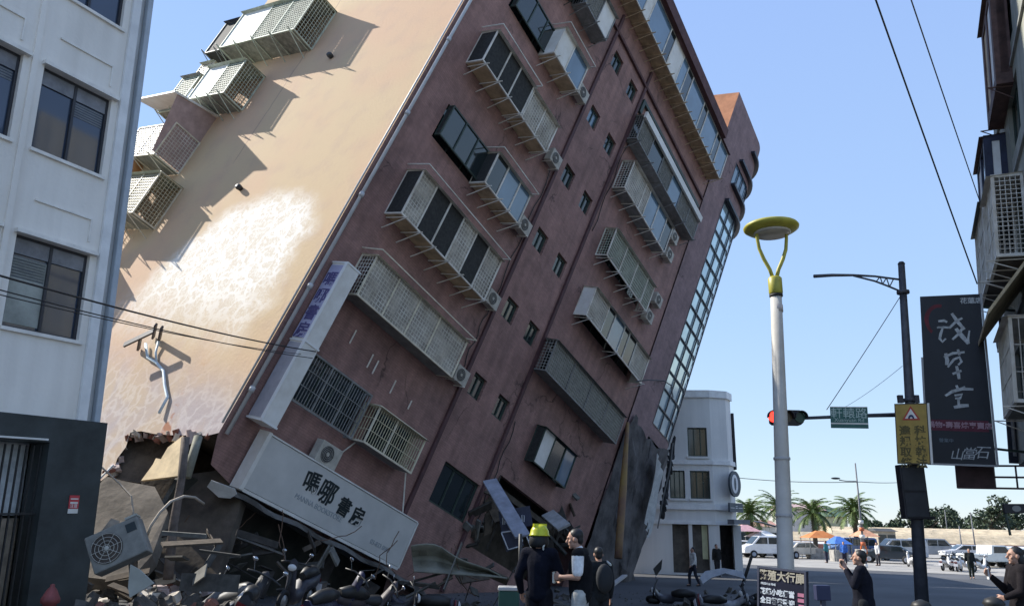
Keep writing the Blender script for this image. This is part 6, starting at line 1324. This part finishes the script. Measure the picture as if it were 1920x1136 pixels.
for k, (x, h, w_, d, lb_) in enumerate(((1628, 5.5, 4, 130, 'small round tree beyond the wall, right of the striped lamp post'), (1668, 6, 5, 135, 'low tree beyond the wall, left of the dark traffic pole'), (1745, 8.5, 8, 132, 'broad tree beyond the wall, just right of the dark traffic pole'), (1768, 9, 7, 138, 'bushy tree overlapping the broad tree beyond the wall'), (1796, 6.5, 5, 134, 'smaller dark tree beyond the middle of the wall'), (1838, 5, 3.5, 136, 'tiny lone tree beyond the wall'), (1862, 9.5, 9, 118, 'big open-crowned tree beyond the wall, left of the hanging sign'), (1905, 7.5, 9, 122, 'wide tree beyond the wall at the right edge'))):
    b_ = gp(x, d); b_.z = -.9; tree(lb_, b_, h * .72 if x != 1862 else h * .8, w_ * .85, 50 + k)

# =================================================================== HARBOUR WALL, STALLS, BUILDINGS FAR OFF
wallm = wall_mat('tan embankment', (0.62, 0.50, 0.33), (0.50, 0.42, 0.30), 2, (2.2, .45, .03), .8, .8)
hw = thing('harbour_wall', 'long tan stone harbour wall with a reddish base behind the parked vehicles', 'wall', (0, 0, 0))
def seg(mb, xa, xb, d0, z0, z1, th): a = px(xa, 990, d0); b_ = px(xb, 990, d0 * .92); mb.hexa([(a.x, a.y, z0), (b_.x, b_.y, z0), (b_.x, b_.y + th, z0), (a.x, a.y + th, z0), (a.x + th * .2, a.y + th * .5, z1), (b_.x + th * .2, b_.y + th * .5, z1), (b_.x, b_.y + th, z1), (a.x, a.y + th, z1)])
mb = MB(); seg(mb, 1380, 2050, 108, -.9, 1.2, 6); seg(mb, 1560, 2050, 113, 1.0, 2.0, 5); mb.build('wall', wallm, hw)
mb = MB(); seg(mb, 1380, 2050, 106.5, -.9, .15, .8); mb.build('base_course', mat('reddish base', (0.22, 0.10, 0.08), 0.9, 0.3, 1), hw)
mb = MB(); seg(mb, 1380, 2050, 105.5, -.2, .05, .5); mb.build('painted_rail', mat('white trim', (0.60, 0.61, 0.62), 0.7, 0.1), hw)
def shed(name, label, x0, x1, d, h, wc, rc_, roof=.6, depth=4, wins_=0):
    a, b_ = px(x0, 990, d), px(x1, 990, d); t = thing(name, label, 'building' if 'stall' not in name else 'stall', (a.x, a.y, -.9)); W_ = b_.x - a.x
    mb = MB(); mb.box(0, W_, 0, depth, 0, h); mb.build('wall', wc, t)
    mb = MB(); mb.hexa([(-.3, -.3, h + .002), (W_ + .3, -.3, h + .002), (W_ + .3, depth + .3, h + .002), (-.3, depth + .3, h + .002), (-.1, depth * .4, h + roof), (W_ + .1, depth * .4, h + roof), (W_ + .1, depth * .6, h + roof), (-.1, depth * .6, h + roof)]); mb.build('roof', rc_, t)
    for k in range(wins_): mb = MB(); xx = W_ * (k + .5) / wins_; mb.box(xx - .45, xx + .45, -.06, -.005, 1.0, 2.0); mb.build('window', glass_d, t)
    return t
shed('market_shed', 'low white shed with a dull red awning roof behind the leftmost palm', 1385, 1455, 95, 2.7, mat('cream wall', (0.55, 0.53, 0.48), 0.8, 0.2, 1), mat('salmon roof', (0.40, 0.22, 0.17), 0.7, 0.3, 1), .7, 5, 5)
shed('far_house', 'pale grey house behind the palms right of the street lamp pole', 1475, 1548, 120, 5.2, mat('pale grey house wall', (0.50, 0.48, 0.46), 0.8, 0.2, 1), mat('pinkish roof', (0.42, 0.30, 0.28), 0.8, 0.2, 1), 1.0, 7, 5)
shed('green_house', 'low cream building with a green band between two palms', 1552, 1590, 118, 4.3, mat('cream green wall', (0.42, 0.42, 0.28), 0.8, 0.3, 1), mat('dark green roof', (0.08, 0.13, 0.09), 0.7, 0.3, 1), 1.3, 7, 3)
shed('dock_hut', 'small open-fronted hut left of the traffic pole', 1645, 1678, 100, 2.4, mat('tan hut wall', (0.40, 0.34, 0.26), 0.8, 0.3, 1), mat('black roof sheet', (0.05, 0.05, 0.05), 0.7, 0.3, 1), .35, 3, 2)
def stall(label, x, d, w_, h, cc, seed):
    c = gp(x, d); c.z = -.9; t = thing('market_stall', label, 'stall', c)
    mb = MB(); mb.hexa([(-w_ / 2, -1.2, h), (w_ / 2, -1.2, h), (w_ / 2, 1.2, h), (-w_ / 2, 1.2, h), (-w_ * .1, -.2, h + .6), (w_ * .1, -.2, h + .6), (w_ * .1, .2, h + .6), (-w_ * .1, .2, h + .6)]); mb.build('canopy', cc, t)
    for sx_ in (-1, 1):
        for sy in (-1, 1): mb = MB(); mb.bar((sx_ * (w_ / 2 - .1), sy * 1.1, 0), (sx_ * (w_ / 2 - .1), sy * 1.1, h), .06); mb.build('leg', grey_fr, t)
    mb = MB(); mb.box(-w_ * .4, w_ * .4, -.5, .5, 0, .9); mb.build('counter', mat('stall counter', (0.35, 0.33, 0.3), 0.8, 0.4, 2), t)
org = mat('orange canopy', (0.48, 0.17, 0.05), 0.7, 0.25, 2); blu = mat('blue canopy', (0.04, 0.13, 0.42), 0.7, 0.25, 2)
stall('stall with an orange canopy between two palms', 1535, 72, 2.8, 1.8, org, 1); stall('stall with a bright blue canopy left of the man in the coat', 1568, 68, 1.5, 1.4, blu, 2)
stall('stall with a white canopy behind the leftmost palm', 1428, 78, 2.8, 1.7, mat('white canopy', (0.7, 0.7, 0.68), 0.7, 0.1), 3); stall('small orange and white stall at the striped lamp post', 1618, 72, 1.8, 2.0, mat('pale orange canopy', (0.5, 0.26, 0.16), 0.7, 0.3, 3), 4)
stall('stall with a pale pink canopy beside the white corner building', 1396, 78, 2.6, 2.2, mat('pink canopy', (0.5, 0.3, 0.32), 0.7, 0.2, 3), 5)

# =================================================================== PARKED CARS
def car(label, x, d, rz, col, kind='sedan'):
    c = gp(x, d); c.z = -.9; t = thing('parked_car', label, 'car' if kind != 'van' else 'van', c, rz, 'vehicles parked on the quay')
    pm = mat('car paint %.2f %.2f' % (col[0], col[2]), col, 0.3, 0.1, 2, coat=.6)
    prof = {'sedan': [(-2.2, .35), (-2.25, .8), (-1.6, .92), (-1.0, 1.38), (.5, 1.42), (1.2, .95), (2.1, .82), (2.2, .4)], 'van': [(-2.2, .35), (-2.25, 1.1), (-2.15, 1.8), (-1.9, 1.88), (.8, 1.86), (1.5, 1.15), (2.15, .95), (2.25, .4)], 'pickup': [(-2.4, .45), (-2.4, 1.0), (-.6, 1.02), (-.5, 1.65), (.7, 1.65), (1.3, 1.08), (2.2, .95), (2.3, .45)]}[kind]
    mb = MB(); mb.prism(prof, -.82, .82, lambda a, b_, c_: (a, c_, b_)); mb.build('body', pm, t, bevel=.07)
    gl = {'sedan': [[(-1.35, .98), (-.95, 1.30), (-.3, 1.33), (-.3, .98)], [(-.22, .98), (-.22, 1.33), (.42, 1.33), (.95, .98)]], 'van': [[(-2.0, 1.2), (-1.95, 1.72), (-1.0, 1.74), (-1.0, 1.2)], [(-.9, 1.2), (-.9, 1.74), (0, 1.74), (0, 1.2)], [(.1, 1.2), (.1, 1.74), (.75, 1.73), (1.25, 1.2)]], 'pickup': [[(-.4, 1.1), (-.35, 1.55), (.62, 1.55), (1.05, 1.1)]]}[kind]
    for g in gl:
        for sy in (-1, 1): mb = MB(); mb.prism(g, sy * .822, sy * .835, lambda a, b_, c_: (a, c_, b_)); mb.build('side_window', glass_d, t)
    mb = MB(); 
    ws_ = {'sedan': ((.56, 1.38), (1.14, .97)), 'van': ((.86, 1.82), (1.46, 1.2)), 'pickup': ((.76, 1.6), (1.25, 1.12))}[kind]; mb.poly([(ws_[0][0] + .03, -.7, ws_[0][1]), (ws_[0][0] + .03, .7, ws_[0][1]), (ws_[1][0] + .03, .74, ws_[1][1]), (ws_[1][0] + .03, -.74, ws_[1][1])]); mb.build('windscreen', glass_d, t)
    for xw in (-1.35, 1.4):
        for sy in (-1, 1):
            mb = MB(); mb.lathe([(.05, -.1), (.31, -.1), (.33, -.06), (.33, .06), (.31, .1), (.05, .1)], 18, F=lambda x_, y_, z_: (xw + x_, sy * .78 + z_, .33 + y_)); wl_ = mb.build('wheel', mat('tyre rubber', (0.015, 0.015, 0.015), 0.8, 0.2), t)
            mb = MB(); mb.lathe([(.01, -.01), (.19, -.01), (.19, .01), (.01, .02)], 12, F=lambda x_, y_, z_: (xw + x_, sy * (.885 + abs(z_)), .33 + y_)); mb.build('hub_cap', mat('wheel rim', (0.3, 0.3, 0.3), 0.35, 0.2, metal=.6), wl_)
    for sy in (-.6, .6): mb = MB(); mb.ell((2.2, sy, .72), (.05, .16, .08)); mb.build('headlight', mat('lamp glass', (0.6, 0.6, 0.58), 0.15, 0.05), t); mb = MB(); mb.ell((-2.24, sy, .8), (.03, .12, .1)); mb.build('tail_lamp', mat('red lens', (0.3, 0.01, 0.01), 0.2, 0.1), t)
for a in (('silver van parked behind the dark car left of the traffic pole', 1680, 72, R(175), (0.45, 0.47, 0.5), 'van'), ('dark sedan parked in front of the silver van', 1660, 66, R(150), (0.03, 0.04, 0.05), 'sedan'),
          ('white car parked behind the leftmost palm', 1398, 74, R(160), (0.65, 0.65, 0.65), 'sedan'), ('white van parked just left of the street lamp pole', 1432, 72, R(185), (0.7, 0.7, 0.7), 'van'), ('white pickup right of the parked motorbikes', 1850, 62, R(10), (0.65, 0.66, 0.62), 'pickup'),
          ('cream car parked right of the street lamp pole', 1500, 72, R(20), (0.55, 0.5, 0.42), 'sedan'), ('pale car parked near the right edge behind the woman', 1892, 64, R(5), (0.55, 0.6, 0.6), 'sedan'), ('grey van parked behind the motorbikes right of the traffic pole', 1745, 80, R(0), (0.32, 0.33, 0.34), 'van'), ('white car between the motorbikes and the pickup', 1805, 76, R(170), (0.6, 0.6, 0.62), 'sedan'), ('blue truck-like van beside the blue stall', 1590, 74, R(180), (0.12, 0.2, 0.4), 'van')): car(*a)
first = scooter('white scooter parked on the quay, leftmost of the row right of the traffic pole', gp(1765, 56), R(40), 0, 0, (0.6, 0.6, 0.6), 'scooters parked on the quay'); first.location.z = -.9
kids = tree_of(first)
names = ['second scooter from the left in the parked row on the quay', 'third scooter from the left in the parked row on the quay', 'fourth scooter from the left in the parked row on the quay', 'scooter farthest right in the parked row on the quay', 'lone scooter parked just left of the traffic pole']
for k, (x, d, a) in enumerate(((1777, 56, 60), (1788, 55, 50), (1799, 57, 35), (1828, 55, 20), (1700, 60, 80))): l_ = gp(x, d); l_.z = -.9; copy_tree(first, kids, l_, R(a), names[k])

# =================================================================== FAR LAMP POSTS
def far_lamp(label, x, d, h, arm, striped):
    c = gp(x, d); c.z = -.9; t = thing('lamp_post', label, 'lamp post', c)
    mb = MB(); mb.tube([(0, 0, 0), (0, 0, h)], [.10, .05], 8); mb.build('pole', mat('grey pole', (0.16, 0.16, 0.17), 0.5, 0.2), t)
    if arm: mb = MB(); mb.tube([(0, 0, h * .82), (-arm * .6, 0, h * .82), (-arm, 0, h * .83)], .04, 6); mb.build('arm', grey_fr, t); mb = MB(); mb.ell((-arm - .25, 0, h * .845), (.35, .14, .08)); mb.build('lamp_head', mat('black signal housing', (0.02, 0.02, 0.025), 0.5, 0.2), t)
    if striped:
        for k in range(7): mb = MB(); mb.lathe([(.17, k * .5), (.17, k * .5 + .24)], 10); mb.build('stripe', mat('orange stripe', (0.5, 0.13, 0.05), 0.6, 0.1) if k % 2 else white_pan, t)
far_lamp('slim grey lamp post with a striped base among the palms', 1615, 58, px(1612, 868, 58).z + .9, 1.3, True)
for (x, yt, d, lb_) in ((1798, 985, 95, 'short bollard lamp on the wall right of the traffic pole'), (1823, 960, 98, 'thin dark post on the harbour wall above the motorbikes'), (1775, 955, 120, 'slim pole beyond the harbour wall near the bushy tree')): far_lamp(lb_, x, d, px(x, yt, d).z + .9, 0, False)
